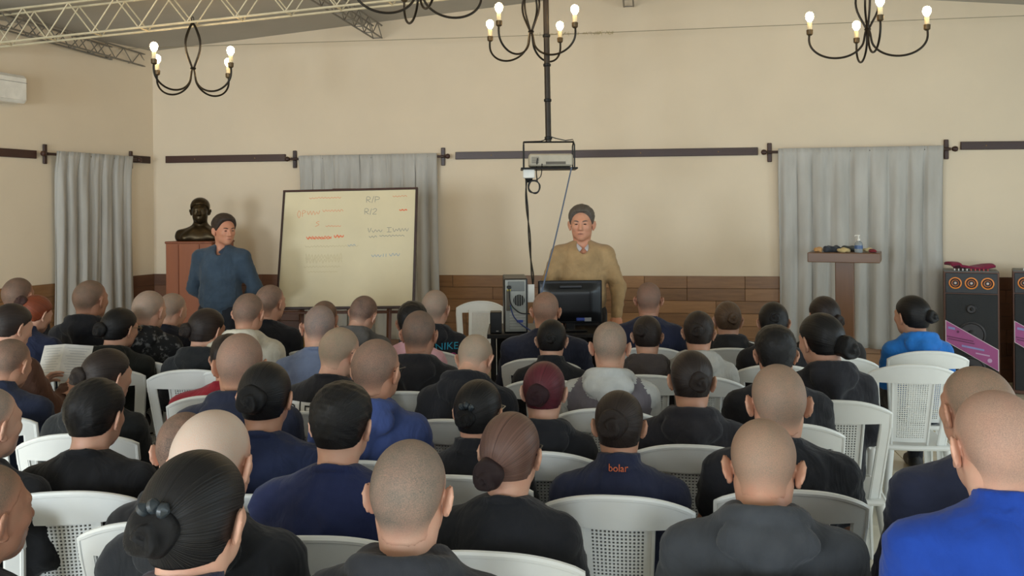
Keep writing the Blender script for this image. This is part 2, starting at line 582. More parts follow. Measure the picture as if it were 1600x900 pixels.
def make_hand():
    """left hand, wrist at origin, fingers along +Y, back of the hand +Z, thumb on +X"""
    f = Field(axis((-.06, .09, .0055)), axis((-.03, .21, .0055)), axis((-.06, .03, .0055)))
    f.cap((0, -.02, 0), (0, .03, 0), .024, .026, .02, flat=(1, 1, .8))
    f.ell((0, .055, 0), (.040, .050, .016), .02)
    for x, L, y0 in ((.030, .068, .092), (.010, .077, .098), (-.011, .071, .095), (-.031, .056, .086)):
        a = Vc(x, y0 - .012, .002); b = Vc(x * 1.12, y0 + L * .45, -.004); c = Vc(x * 1.14, y0 + L * .80, -.022); d = Vc(x * 1.14, y0 + L * .98, -.040)
        f.cap(a, b, .0095, .0085, .006).cap(b, c, .0085, .0078, .004).cap(c, d, .0078, .0068, .004)
    f.cap((.022, .020, -.004), (.052, .055, -.014), .013, .0105, .012).cap((.052, .055, -.014), (.060, .088, -.022), .0105, .008, .005)
    return f.nets()
HAND = make_hand()

def top_field(J, kind, h, hc):
    """upper garment: sweatshirt, hoodie, fleece (stand collar), tee, vneck, polo"""
    nb = J['nb']
    zlo = J['pel'][2] - .06
    xs = axis((-.36, -.12, h), (-.12, .12, hc), (.12, .36, h))
    ys = axis((-.27, -.20, h), (-.20, .12, hc), (.12, .36, h))
    zs = axis((zlo - .02, nb[2] - .10, h), (nb[2] - .10, nb[2] + .13, hc))
    f = Field(xs, ys, zs)
    f.ell(J['chest'], (.178, .128, .215), .05)
    f.ell(J['chest'] + Vc(0, -.035, .055), (.150, .095, .12), .05)
    f.ell(J['abd'], (.172, .135, .19), .06)
    f.cap(J['pel'] + Vc(0, 0, -.01), J['pel'] + Vc(0, .005, .09), .162, .160, .05, flat=(1, .74, 1))
    for i, s in enumerate((-1, 1)):
        f.cap(nb + Vc(s * .02, -.008, -.032), J['sh'][i] + Vc(-s * .01, 0, .010), .052, .055, .05)
        if kind == 'tee':
            e = J['sh'][i] * .42 + J['el'][i] * .58
            f.cap(J['sh'][i], e, .064, .062, .05, cut=False)
            n = (J['el'][i] - J['sh'][i]); n = n / np.linalg.norm(n)
        else:
            f.cap(J['sh'][i], J['el'][i], .064, .056, .05)
            f.cap(J['el'][i], J['wr'][i], .055, .040, .03)
            d = J['wr'][i] - J['el'][i]; d = d / np.linalg.norm(d)
            f.cap(J['wr'][i] - d * .03, J['wr'][i] + d * .012, .040, .038, .006)
    if kind in ('sweatshirt', 'tee', 'hoodie'):
        f.torus(nb + Vc(0, .004, .014), .064, .0105, math.radians(-24), .010, sy=1.08)
    if kind == 'hoodie':
        f.torus(nb + Vc(0, -.014, .002), .091, .029, math.radians(-25), .022, sy=.95)
        f.ell(nb + Vc(0, -.092, -.022), (.118, .047, .064), .009, Matrix.Rotation(math.radians(-16), 3, 'X'))
        f.cap(nb + Vc(0, -.112, -.045), nb + Vc(0, -.138, -.135), .058, .018, .03)
        f.ell(nb + Vc(0, -.060, .060), (.052, .026, .034), .02, mode='sub')
        for s in (-1, 1):
            f.cap(nb + Vc(s * .072, .02, .015), nb + Vc(s * .040, .085, -.06), .026, .018, .02)
    if kind in ('fleece', 'polo', 'vneck'):
        if kind == 'fleece':
            f.cap(nb + Vc(0, -.006, -.03), nb + Vc(0, .012, .056), .075, .070, .010, cut=True)
            f.torus(nb + Vc(0, -.001, .012), .074, .006, math.radians(-12), .004)
        else:
            f.torus(nb + Vc(0, .002, .014), .066, .010, math.radians(-26), .010, sy=1.08)
            f.ell(nb + Vc(0, .100, .028), ((.050, .070, .100) if kind == 'vneck' else (.040, .070, .085)), .008, mode='sub')
    f.plane_cut((0, 0, zlo), (0, 0, -1))
    return f.nets()

def trousers_field(J, h):
    f = Field(axis((-.30, .30, h)), axis((-.24, .64 if J['seated'] else .26, h)), axis((.03, J['pel'][2] + .14, h)))
    f.cap(J['pel'] + Vc(0, 0, -.01), J['pel'] + Vc(0, .005, .07), .160, .155, .05, flat=(1, .76, 1))
    for i, s in enumerate((-1, 1)):
        f.cap(J['pel'] + Vc(s * J['hip'], .02, -.0), J['knee'][i], .092, .070, .03)
        f.cap(J['knee'][i], J['ank'][i] + Vc(0, 0, -.01), .070, .056, .03)
    f.plane_cut((0, 0, .055), (0, 0, -1))
    return f.nets()
def shoe_field(J, i):
    a = J['ank'][i]
    f = Field(axis((a[0] - .08, a[0] + .08, .013)), axis((a[1] - .12, a[1] + .24, .013)), axis((-.005, .16, .013)))
    f.cap(a + Vc(0, -.02, -.045), a + Vc(0, .15, -.055), .046, .040, .03).cap(a + Vc(0, -.01, .02), a + Vc(0, 0, -.04), .045, .045, .03)
    f.plane_cut((0, 0, .002), (0, 0, -1))
    return f.nets()

HLY = [-.13, -.085, -.05, -.022, .0, .02, .045, .07, .12]
HLZ = {'buzz': [-.084, -.084, -.074, -.034, -.005, .018, .043, .066, .070],
       'short': [-.056, -.056, -.053, -.034, -.006, .014, .036, .064, .070],
       'bun': [-.060, -.060, -.058, -.036, .000, .020, .040, .066, .072],
       'side': [-.055, -.055, -.05, -.034, -.006, .004, .030, .088, .096]}
def hair_field(HC, kind, h, bun=None):
    off = {'buzz': .0014, 'short': .012, 'bun': .008, 'side': .014}[kind]
    f = Field(axis((HC[0] - .105, HC[0] + .105, h)), axis((HC[1] - .14, HC[1] + .12, h)), axis((HC[2] - .11, HC[2] + .15, h)))
    head_field(f, HC, ears=False, face=False)
    f.cap(HC + Vc(0, -.030, -.055), HC + Vc(0, -.053, -.167), .054, .057, .03)
    X, Y, Z = f.xs[:, None, None] - HC[0], f.ys[None, :, None] - HC[1], f.zs[None, None, :] - HC[2]
    yy = f.ys - HC[1]
    zl = np.interp(yy, HLY, HLZ[kind])[None, :, None]
    sgn = (Z - zl)
    F = f.F - off
    if kind in ('short', 'side'):
        F = F - (.012 if kind == 'side' else .006) * np.clip((Z - .03) / .07, 0, 1)                # fuller on top
        F = F + (.009 if kind == 'side' else .006) * np.clip((.05 - Z) / .06, 0, 1)
    f.F = np.maximum(F, -sgn * .75)
    V, Q = f.nets()
    L = V - HC
    fade = np.clip((L[:, 2] - np.interp(L[:, 1], HLY, HLZ[kind])) / (.062 if kind == 'buzz' else .042), 0, 1)
    if kind == 'buzz': fade = fade * fade * (3 - 2 * fade)
    bc = Vc(0, -.11, .0) if bun is None else Vc(*bun)
    ax = bc / np.linalg.norm(bc)
    e1 = np.cross(ax, Vc(0, 0, 1)); e1 /= np.linalg.norm(e1); e2 = np.cross(ax, e1)
    D = L - bc
    a = np.arctan2(D @ e2, D @ e1)
    return V, Q, fade, a
def bun_mesh(HC, c, r):
    c = HC + Vc(*c)
    f = Field(axis((c[0] - r * 1.7, c[0] + r * 1.7, r / 7)), axis((c[1] - r * 1.7, c[1] + r * 1.7, r / 7)), axis((c[2] - r * 1.7, c[2] + r * 1.7, r / 7)))
    ax = (c - HC) / np.linalg.norm(c - HC)
    f.ell(c, (r, r * .85, r), .01)
    V, Q = f.nets()
    D = V - c
    e1 = np.cross(ax, Vc(0, 0, 1)); e1 /= np.linalg.norm(e1); e2 = np.cross(ax, e1)
    a = np.arctan2(D @ e2, D @ e1); rr = np.linalg.norm(D - np.outer(D @ ax, ax), axis=1) / r
    N = D / (np.linalg.norm(D, axis=1, keepdims=True) + 1e-9)
    w = np.sin(a + rr * 10.0) * .11 + np.sin(4 * a + 7 * rr) * .05     # coiled strands
    return V + N * (w * r)[:, None], Q, np.ones(len(V)), a + rr * 6

def smooth01(x, a, b):
    t = np.clip((x - a) / (b - a), 0, 1)
    return t * t * (3 - 2 * t)
def rot_by(V, ang, axis_i, piv):
    """rotate each vertex by its own angle about an axis through piv"""
    P = V - piv
    c, s = np.cos(ang), np.sin(ang)
    o = P.copy()
    a, b = [(1, 2), (2, 0), (0, 1)][axis_i]
    o[:, a] = c * P[:, a] - s * P[:, b]
    o[:, b] = s * P[:, a] + c * P[:, b]
    return o + piv
def deform(V, J, p, garment=False, rigid_head=False):
    """p: dict(hy head yaw right, hp head pitch down, hr roll, lean, wf width, df depth, zs height scale)"""
    V = V.copy()
    nb, HC = J['nb'], J['HC']
    s = V[:, 2] + .8 * (V[:, 1] - nb[1])
    w = smooth01(s, nb[2] - .02, nb[2] + .065)
    if rigid_head: w = np.ones(len(V))
    if garment: w = w * .25
    torso = 1 - smooth01(V[:, 2], nb[2] - .05, nb[2] + .02)
    if rigid_head: torso = 0
    V[:, 0] *= 1 + (p.get('wf', 1) - 1) * torso
    V[:, 1] *= 1 + (p.get('df', 1) - 1) * torso
    hs = p.get('hs', 1.0)
    if hs != 1.0:
        V += (V - HC) * ((hs - 1) * w * (0 if garment else 1))[:, None]
    piv = nb + Vc(0, .0, .02)
    V = rot_by(V, -math.radians(p.get('hy', 0)) * w, 2, piv)
    yr = -math.radians(p.get('hy', 0))
    # pitch about the head's own right axis
    V2 = rot_by(V, np.full(len(V), -yr), 2, piv)
    V2 = rot_by(V2, -math.radians(p.get('hp', 0)) * w, 0, piv)
    V2 = rot_by(V2, math.radians(p.get('hr', 0)) * w, 1, piv)
    V = rot_by(V2, np.full(len(V), yr), 2, piv)
    if p.get('lean', 0) and J['seated']:
        wl = smooth01(V[:, 2], .56, .98)
        V = rot_by(V, -math.radians(p['lean']) * wl, 0, Vc(0, 0, .56))
    if J['seated']:                         # longer or shorter trunk, the head only moves with it
        V[:, 2] += p.get('zo', 0) * (np.ones(len(V)) if rigid_head else np.clip((V[:, 2] - .52) / (nb[2] - .08 - .52), 0, 1))
    else:
        V *= p.get('zs', 1)
    return V
def wrinkle(V, N, amp, seed, J):
    r = np.random.default_rng(seed)
    d = np.zeros(len(V))
    for k in range(7):
        q = r.normal(size=3); q[2] *= 1.6; q /= np.linalg.norm(q)
        fr = r.uniform(24, 80)
        ph = V @ q * fr + r.uniform(0, 6.3) + 1.2 * np.sin(V @ r.normal(size=3) * 9)
        d += (1 - np.abs(np.sin(ph)) ** .8) * r.uniform(.4, 1)
    d = (d / 7 - .22)
    calm = .35 + .65 * smooth01(-V[:, 2], -(J['nb'][2] - .02), -(J['nb'][2] - .22))
    return V + N * (d * amp * calm)[:, None]

def mat_skin(col):
    key = ('skin', tuple(col))
    if key in MATS: return MATS[key]
    m = bpy.data.materials.new('skin')
    nt, bs = nodes_of(m)
    c = lin(col)
    n = noise_node(nt, 22, 4)
    red = (min(1, c[0] * 1.04), c[1] * .88, c[2] * .86, 1)
    nt.links.new(mixrgb(nt, ramp(nt, n.outputs['Fac'], .35, .75), c, red), bs.inputs['Base Color'])
    bs.inputs['Roughness'].default_value = .5
    bs.inputs['Specular IOR Level'].default_value = .4
    n2 = noise_node(nt, 260, 2)
    bump(nt, bs, n2.outputs['Fac'], .12, .003)
    MATS[key] = m
    return m
def mat_buzz(skin, tone, amount=.8):
    tone = (tone[0] * 1.04, tone[1] * 1.11, tone[2] * 1.14); amount = min(.95, amount + .06)
    key = ('buzz', tuple(skin), tuple(tone), amount)
    if key in MATS: return MATS[key]
    m = bpy.data.materials.new('buzz_cut_hair')
    nt, bs = nodes_of(m)
    at = nt.nodes.new('ShaderNodeAttribute'); at.attribute_name = 'fade'
    n = noise_node(nt, 420, 2)
    nb_ = noise_node(nt, 17, 3)
    a = nt.nodes.new('ShaderNodeMath'); a.operation = 'MULTIPLY'
    nt.links.new(at.outputs['Fac'], a.inputs[0])
    mr = nt.nodes.new('ShaderNodeMapRange')
    mr.inputs['From Min'].default_value = .3; mr.inputs['From Max'].default_value = .7
    mr.inputs['To Min'].default_value = amount - .28; mr.inputs['To Max'].default_value = min(1, amount + .22)
    nt.links.new(n.outputs['Fac'], mr.inputs['Value'])
    nt.links.new(mr.outputs['Result'], a.inputs[1])
    b = nt.nodes.new('ShaderNodeMath'); b.operation = 'MULTIPLY'
    mr2 = nt.nodes.new('ShaderNodeMapRange')
    mr2.inputs['From Min'].default_value = .3; mr2.inputs['From Max'].default_value = .7
    mr2.inputs['To Min'].default_value = .82; mr2.inputs['To Max'].default_value = 1.05
    nt.links.new(nb_.outputs['Fac'], mr2.inputs['Value'])
    nt.links.new(a.outputs[0], b.inputs[0]); nt.links.new(mr2.outputs['Result'], b.inputs[1])
    b.use_clamp = True
    c = lin(skin)
    ns = noise_node(nt, 22, 4)
    red = (min(1, c[0] * 1.04), c[1] * .88, c[2] * .86, 1)
    sk = mixrgb(nt, ramp(nt, ns.outputs['Fac'], .35, .75), c, red)
    nt.links.new(mixrgb(nt, b.outputs[0], sk, lin(tone)), bs.inputs['Base Color'])
    bs.inputs['Roughness'].default_value = .62
    bs.inputs['Specular IOR Level'].default_value = .3
    bump(nt, bs, n.outputs['Fac'], .25, .003)
    MATS[key] = m
    return m
def mat_hair(col, gloss=.40):
    key = ('hair', tuple(col))
    if key in MATS: return MATS[key]
    m = bpy.data.materials.new('combed_hair')
    nt, bs = nodes_of(m)
    a1 = nt.nodes.new('ShaderNodeAttribute'); a1.attribute_name = 'sa'
    a2 = nt.nodes.new('ShaderNodeAttribute'); a2.attribute_name = 'sb'
    cx = nt.nodes.new('ShaderNodeCombineXYZ')
    nt.links.new(a1.outputs['Fac'], cx.inputs[0]); nt.links.new(a2.outputs['Fac'], cx.inputs[1])
    n = nt.nodes.new('ShaderNodeTexNoise')
    n.inputs['Scale'].default_value = 26; n.inputs['Detail'].default_value = 5
    nt.links.new(cx.outputs[0], n.inputs['Vector'])
    c = lin(col)
    dk = tuple(v * .55 for v in c[:3]) + (1,)
    lt = tuple(min(1, v * 1.45 + .001) for v in c[:3]) + (1,)
    nt.links.new(mixrgb(nt, ramp(nt, n.outputs['Fac'], .3, .72), dk, lt), bs.inputs['Base Color'])
    bs.inputs['Roughness'].default_value = gloss
    bs.inputs['Specular IOR Level'].default_value = .30
    bump(nt, bs, n.outputs['Fac'], .6, .004)
    MATS[key] = m
    return m
def mat_cloth(col, rough=.9, scale=480):
    key = ('cloth', tuple(col), rough)
    if key in MATS: return MATS[key]
    m = bpy.data.materials.new('woven_fabric')
    nt, bs = nodes_of(m)
    c = lin(col)
    n = noise_node(nt, 9, 4); n2 = noise_node(nt, scale, 2)
    lo = tuple(v * .82 for v in c[:3]) + (1,); hi = tuple(min(1, v * 1.18 + .001) for v in c[:3]) + (1,)
    nt.links.new(mixrgb(nt, ramp(nt, n.outputs['Fac'], .3, .7), lo, hi), bs.inputs['Base Color'])
    bs.inputs['Roughness'].default_value = rough
    bs.inputs['Specular IOR Level'].default_value = .25
    bs.inputs['Sheen Weight'].default_value = .12
    bs.inputs['Sheen Roughness'].default_value = .5
    n3 = noise_node(nt, 8, 3, vscale=(1, 1, .7)); n3.inputs['Distortion'].default_value = .9
    b1 = nt.nodes.new('ShaderNodeBump'); b1.inputs['Strength'].default_value = .6; b1.inputs['Distance'].default_value = .03
    nt.links.new(n3.outputs['Fac'], b1.inputs['Height'])
    b2 = nt.nodes.new('ShaderNodeBump'); b2.inputs['Strength'].default_value = .25; b2.inputs['Distance'].default_value = .003
    nt.links.new(n2.outputs['Fac'], b2.inputs['Height']); nt.links.new(b1.outputs['Normal'], b2.inputs['Normal'])
    nt.links.new(b2.outputs['Normal'], bs.inputs['Normal'])
    MATS[key] = m
    return m
def mat_camo():
    key = ('camo',)
    if key in MATS: return MATS[key]
    m = bpy.data.materials.new('dark_mottled_fabric')
    nt, bs = nodes_of(m)
    n = noise_node(nt, 26, 3)
    nt.links.new(mixrgb(nt, ramp(nt, n.outputs['Fac'], .56, .66), lin((22, 23, 25)), lin((112, 112, 112))), bs.inputs['Base Color'])
    bs.inputs['Roughness'].default_value = .9
    MATS[key] = m
    return m

TPL = {}
def tpl(key, fn):
    if key not in TPL: TPL[key] = fn()
    return TPL[key]
LODS = {0: (.0058, .021, .016, .009), 1: (.0085, .026, .021, .013)}     # head, body, garment, collar step
POSES = {'sit': SIT, 'read': READ, 'back': STAND_BACK, 'desk': STAND_DESK}

def head_child(name, J, p, parent, V, Q, material, fade, ang):
    V = deform(V, J, p, rigid_head=True)
    return link(name, np_mesh(name, V, Q, material, dict(fade=fade, sa=np.cos(ang), sb=np.sin(ang))), parent)

def make_person(name, spec, parent):
    """spec keys: pose lod skin top topc trc hair hairc bun p glasses ..."""
    J = POSES[spec.get('pose', 'sit')]
    pk, lod = spec.get('pose', 'sit'), spec.get('lod', 1)
    hh, hb, hg, hc = LODS[lod]
    p = spec['p']
    V, Q = tpl(('body', pk, lod), lambda: body_field(J, hh, hb))
    body = link('body', np_mesh('body', deform(V, J, p), Q, mat_skin(spec['skin'])), parent)
    kind = spec['top']
    V, Q = tpl(('top', pk, kind, lod), lambda: top_field(J, kind, hg, hc))
    N = tpl(('topn', pk, kind, lod), lambda: vnormals(V, Q))
    tv = deform(wrinkle(V, N, spec.get('wr', .034), spec['seed'], J), J, p, garment=True)
    tm = mat_camo() if spec['topc'] == 'camo' else mat_cloth(spec['topc'])
    me = np_mesh({'sweatshirt': 'sweatshirt', 'hoodie': 'hooded_sweatshirt', 'fleece': 'fleece_top', 'tee': 't_shirt', 'vneck': 'sweater', 'polo': 'polo_sweater'}[kind], tv, Q, tm)
    nrest = V
    extra = spec.get('panel')
    if extra:                                           # second fabric: hood / sleeves of another colour
        me.materials.append(mat_cloth(extra[1]))
        cen = nrest[Q].mean(1)
        sel = extra[0](cen, J)
        mi = sel.astype(np.int32)
        me.polygons.foreach_set('material_index', mi)
    top = link(me.name, me, parent)
    V, Q2 = tpl(('trs', pk), lambda: trousers_field(J, .026))
    link('trousers', np_mesh('trousers', deform(V, J, p, garment=True), Q2, mat_cloth(spec.get('trc', (30, 32, 40)))), parent)
    for i in (0, 1):
        V, Qs = tpl(('shoe', pk, i), lambda: shoe_field(J, i))
        V = deform(V, J, p, garment=True)
        link('shoe', np_mesh('shoe', V, Qs, mat('shoe_leather', (28, 26, 26), .5)), parent)
    hk = spec['hair']
    if hk == 'buzz':
        V, Q3, fade, a = tpl(('hair', pk, 'buzz', lod), lambda: hair_field(J['HC'], 'buzz', hh))
        head_child('hair', J, p, parent, V, Q3, mat_buzz(spec['skin'], spec['hairc'], spec.get('amt', .8)), fade, a)
    elif hk in ('short', 'side'):
        V, Q3, fade, a = tpl(('hair', pk, hk, lod), lambda: hair_field(J['HC'], hk, hh))
        Nn = tpl(('hairn', pk, hk, lod), lambda: vnormals(V, Q3))
        r = np.random.default_rng(spec['seed'])
        d = sum(np.sin(V @ (r.normal(size=3) * r.uniform(50, 190)) + r.uniform(0, 6)) for _ in range(6)) * .0006
        head_child('hair', J, p, parent, V + Nn * (d * fade)[:, None], Q3, mat_hair(spec['hairc'], .55), fade, a * 2)
    else:
        b = spec.get('bun', (0, -.125, .0, .038))
        V, Q3, fade, a = tpl(('hair', pk, 'bun', lod, b[:3]), lambda: hair_field(J['HC'], 'bun', hh, b[:3]))
        hr = head_child('hair', J, p, parent, V, Q3, mat_hair(spec['hairc']), fade, a)
        V, Q3, fade, a = bun_mesh(J['HC'], b[:3], b[3])
        head_child('hair_bun', J, p, parent, V, Q3, mat_hair(spec.get('bunc', spec['hairc']), .5), fade, a * 3)
    if spec.get('face'):
        HC = J['HC']
        def fpart(nm, mb, m):
            mb.v = [tuple(q) for q in deform(np.array(mb.v), J, p, rigid_head=True)]
            mb.build(nm, m, parent, smooth=True)
        for s in (-1, 1):
            fpart('eye', MB().tube([HC + Vc(s * .030 + t * .0115, .0925 - .004 * t * t, .0015 + .0) for t in np.linspace(-1, 1, 7)], [.001, .0028, .004, .0045, .004, .0028, .001], 8), mat('dark_eye', (52, 40, 34), .3))
            fpart('eyebrow', MB().tube([HC + Vc(s * (.013 + .036 * t), .0985 - .016 * t * t, .0185 + .006 * math.sin(t * 2.4)) for t in np.linspace(0, 1, 7)], [.002, .0036, .004, .004, .0035, .0028, .0012], 8), mat('eyebrow_hair', spec['face'], .8))
        fpart('mouth', MB().tube([HC + Vc(.020 * t, .0985 - .007 * t * t, -.0655 - .001 * abs(t)) for t in np.linspace(-1, 1, 9)], [.0008, .002, .0028, .0032, .0034, .0032, .0028, .002, .0008], 8), mat('lip', (120, 66, 58), .5))
    if spec.get('glasses'):
        mb = MB()
        HC = J['HC']
        for s in (-1, 1):
            mb.tube([HC + Vc(s * .083, -.022, .004), HC + Vc(s * .085, .0, .010), HC + Vc(s * .074, .085, .008), HC + Vc(s * .058, .103, .006)], .0022, 6)
            mb.tube([HC + Vc(s * .031 + .024 * math.cos(t), .106 - .006 * abs(math.cos(t)), .002 + .018 * math.sin(t)) for t in np.linspace(0, 2 * math.pi, 17)], .002, 6, cap=False)
        mb.tube([HC + Vc(-.009, .106, .008), HC + Vc(.009, .106, .008)], .002, 6)
        gv = deform(np.array(mb.v), J, p, rigid_head=True)
        mb.v = [tuple(q) for q in gv]
        mb.build('glasses', mat('dark_wire', spec['glasses'] if isinstance(spec['glasses'], tuple) else (30, 28, 28), .35), parent, smooth=True)
    return body, top

# ------------------------------------------------------------------ room shell
M_WALL = mat('warm_white_plaster', (225, 208, 182), .85, var=.03, scale=1.2, bmp=.05, bscale=60)
M_CEIL = mat('grey_ceiling_sheet', (176, 172, 164), .8, var=.04, scale=2)
M_DARKWOOD = mat_wood('dark_stained_wood', (44, 26, 20), (70, 42, 32), .4)
M_TILE_SUB = mat('grout', (96, 70, 48), .9)
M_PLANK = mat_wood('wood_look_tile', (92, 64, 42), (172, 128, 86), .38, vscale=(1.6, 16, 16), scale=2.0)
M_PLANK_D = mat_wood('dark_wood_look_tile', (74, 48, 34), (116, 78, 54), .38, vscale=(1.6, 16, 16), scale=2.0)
WAIN_Z = 1.06
# left wall runs from the corner towards the left of the camera
CORNER = R(U_CORNER, 0, 0)
EL = Vector((-.356, -.934, 0)).normalized()        # along the left wall, towards the camera
NL = Vector((EL.y, -EL.x, 0)); NL = NL if NL.x > 0 else -NL   # into the room
L_LEN = 14.2
LEFT_END = CORNER + EL * L_LEN

def wall_prism(name, a, b, z0, z1a, z1b, n, th=.2):
    """upright slab from a to b, front face on the a-b line, n points into the room"""
    a, b = Vector(a), Vector(b)
    pts = [a, b, b - n * th, a - n * th]
    vs_ = [Vector((p.x, p.y, z0)) for p in pts] + [Vector((pts[i].x, pts[i].y, (z1a, z1b, z1b, z1a)[i])) for i in range(4)]
    return MB().add(vs_, [(3, 2, 1, 0), (4, 5, 6, 7), (0, 1, 5, 4), (1, 2, 6, 5), (2, 3, 7, 6), (3, 0, 4, 7)])
def wall_box(mb, a, b, z0, z1, n, th=.2):
    w = wall_prism('', a, b, z0, z1, z1, n, th)
    mb.add(w.v, w.f)

U_RIDGE, Z_RIDGE = 1.6, 4.16
def zceil(u):
    return Z_RIDGE - (.082 * (U_RIDGE - u) if u < U_RIDGE else .10 * (u - U_RIDGE))
# front wall with its gable
mb = MB()
us = [U_CORNER - 3.0, U_CORNER, U_RIDGE, U_RIGHT + .2]
vs_ = []
for off in (0, .2):
    for u in us: vs_.append(R(u, off, -.05))
    for u in us: vs_.append(R(u, off, zceil(u) + .05))
n = len(us)
fs_ = []
for i in range(n - 1):
    fs_ += [(i, i + 1, n + i + 1, n + i), (2 * n + i + 1, 2 * n + i, 3 * n + i, 3 * n + i + 1), (n + i, n + i + 1, 3 * n + i + 1, 3 * n + i), (i + 1, i, 2 * n + i, 2 * n + i + 1)]
fs_ += [(0, n, 3 * n, 2 * n), (n - 1, 3 * n - 1, 4 * n - 1, 2 * n - 1)]
wall_front = tag(mb.add(vs_, fs_).build('wall_front', M_WALL), kind='structure')
ul = to_room(LEFT_END)[0]
wall_left = tag(wall_prism('', CORNER, LEFT_END, -.05, zceil(U_CORNER) + .1, zceil(ul) + .1, NL).build('wall_left', M_WALL), kind='structure')

# right and rear walls with window openings (they light the hall)
def windowed_wall(name, p0, p1, n_in, wins, ztop, base):
    mb = MB()
    d = (p1 - p0).normalized(); L = (p1 - p0).length
    cuts = sorted((c - w / 2, c + w / 2) for c, w in wins)
    x = 0.0
    for a, b in cuts:
        wall_box(mb, p0 + d * x, p0 + d * a, -.05, ztop, n_in)
        wall_box(mb, p0 + d * a, p0 + d * b, -.05, .72, n_in)
        wall_box(mb, p0 + d * a, p0 + d * b, 2.52, ztop, n_in)
        x = b
    wall_box(mb, p0 + d * x, p0 + d * L, -.05, ztop, n_in)
    o = tag(mb.build(name, M_WALL), kind='structure')
    for k, (a, b) in enumerate(cuts):
        c = p0 + d * ((a + b) / 2) - n_in * .1 + Vector((0, 0, 1.62))
        M = Matrix(((d.x, n_in.x, 0), (d.y, n_in.y, 0), (0, 0, 1)))
        f = MB()
        for s in (-1, 1):
            f.box(c + d * s * ((b - a) / 2 - .025), (.05, .06, 1.8), M)
            f.box(c + Vector((0, 0, s * .875)), (b - a, .06, .05), M)
        w = tag(f.build('window_%d' % (base + k), mat('white_window_frame', (225, 225, 220), .4)), kind='structure')
        MB().box(c, (.04, .05, 1.7), M).build('mullion', mat('white_window_frame', (225, 225, 220), .4), w)
    return o
PR0, PR1 = R(U_RIGHT, W_REAR), R(U_RIGHT, 0.0)
windowed_wall('wall_right', PR0, PR1, -E1, [(w - W_REAR, wd) for w, wd in RIGHT_WINDOWS], 3.75, 1)
u_rl = (LEFT_END - W0).dot(E1)
PB0, PB1 = R(u_rl - 1.2, W_REAR), R(U_RIGHT + .2, W_REAR)
windowed_wall('wall_rear', PB0, PB1, E2, [(u - (u_rl - 1.2), wd) for u, wd in REAR_WINDOWS], 4.3, 4)

# ceiling: two pitched planes
mb = MB()
w0, w1 = W_REAR - .2, .1
for ua, ub in ((u_rl - 1.5, U_RIDGE), (U_RIDGE, U_RIGHT + .25)):
    q = [R(ua, w0, zceil(ua)), R(ub, w0, zceil(ub)), R(ub, w1, zceil(ub)), R(ua, w1, zceil(ua))]
    up = Vector((0, 0, .08))
    mb.add(q + [p + up for p in q], [(3, 2, 1, 0), (4, 5, 6, 7), (0, 1, 5, 4), (1, 2, 6, 5), (2, 3, 7, 6), (3, 0, 4, 7)])
ceiling = tag(mb.build('ceiling', M_CEIL), kind='structure')

# floor: a slab with separate ceramic tiles
mb = MB()
q = [R(u_rl - 1.3, W_REAR - .2), R(U_RIGHT + .2, W_REAR - .2), R(U_RIGHT + .2, .2), R(u_rl - 1.3, .2)]
mb.add([p + Vector((0, 0, -.006)) for p in q] + [p + Vector((0, 0, -.1)) for p in q], [(0, 1, 2, 3), (7, 6, 5, 4), (0, 4, 5, 1), (1, 5, 6, 2), (2, 6, 7, 3), (3, 7, 4, 0)])
floor = tag(mb.build('floor', mat('floor_grout', (150, 140, 122), .9)), kind='structure')
M_FTILE = mat('cream_floor_tile', (222, 212, 188), .22, var=.05, scale=5, coat=.2)
TS = .36
tb = MB().box((0, 0, -.005), (TS - .005, TS - .005, .010), bev=.0015)
tile_me = tb.mesh('tile', M_FTILE)
cells = []
for i in range(int((U_RIGHT - u_rl + 1) / TS) + 1):
    for j in range(int(-W_REAR / TS) + 1):
        u, w = U_RIGHT - TS * (i + .5), -TS * (j + .5)
        p = R(u, w)
        if (p - CORNER).dot(NL) < .1 or w < W_REAR + .2: continue
        c = unproj(1345, 740, 5.6); d = (p - R(*to_room(unproj(1370, 760, 5.0))[:2]))
        cells.append((d.length, u, w))
cells.sort()
rest = MB()
for k, (_, u, w) in enumerate(cells):
    if k < 290:
        t = link('tile', tile_me, floor)
        t.location = R(u, w); t.rotation_euler = (0, 0, -YAW)
    else:
        M = Matrix.Rotation(-YAW, 3, 'Z')
        rest.box(R(u, w, -.005), (TS - .005, TS - .005, .010), M)
tag(rest.build('tiling', M_FTILE, floor), kind='stuff')

# wainscot of wood-look planks, each plank a piece of its wall
PH = WAIN_Z / 8
plank_cache = {}
def plank(parent, p, rz, L, dark):
    key = (round(L, 2), dark)
    if key not in plank_cache:
        plank_cache[key] = MB().box((0, 0, 0), (key[0] - .004, .014, PH - .004), bev=.002).mesh('plank', M_PLANK_D if dark else M_PLANK)
    o = link('plank', plank_cache[key], parent)
    o.location = p; o.rotation_euler = (0, 0, rz)
rp = random.Random(3)
bo = MB().box((0, 0, 0), (U_RIGHT - U_CORNER, .006, WAIN_Z)).build('tile_backing', M_TILE_SUB, wall_front)
bo.location = R((U_RIGHT + U_CORNER) / 2, -.003, WAIN_Z / 2 - .002); bo.rotation_euler = (0, 0, -YAW)
bc_ = CORNER + EL * 2.25 + NL * .003
bo = MB().box((0, 0, 0), (4.5, .006, WAIN_Z)).build('tile_backing', M_TILE_SUB, wall_left)
bo.location = (bc_.x, bc_.y, WAIN_Z / 2 - .002); bo.rotation_euler = (0, 0, math.atan2(EL.y, EL.x))
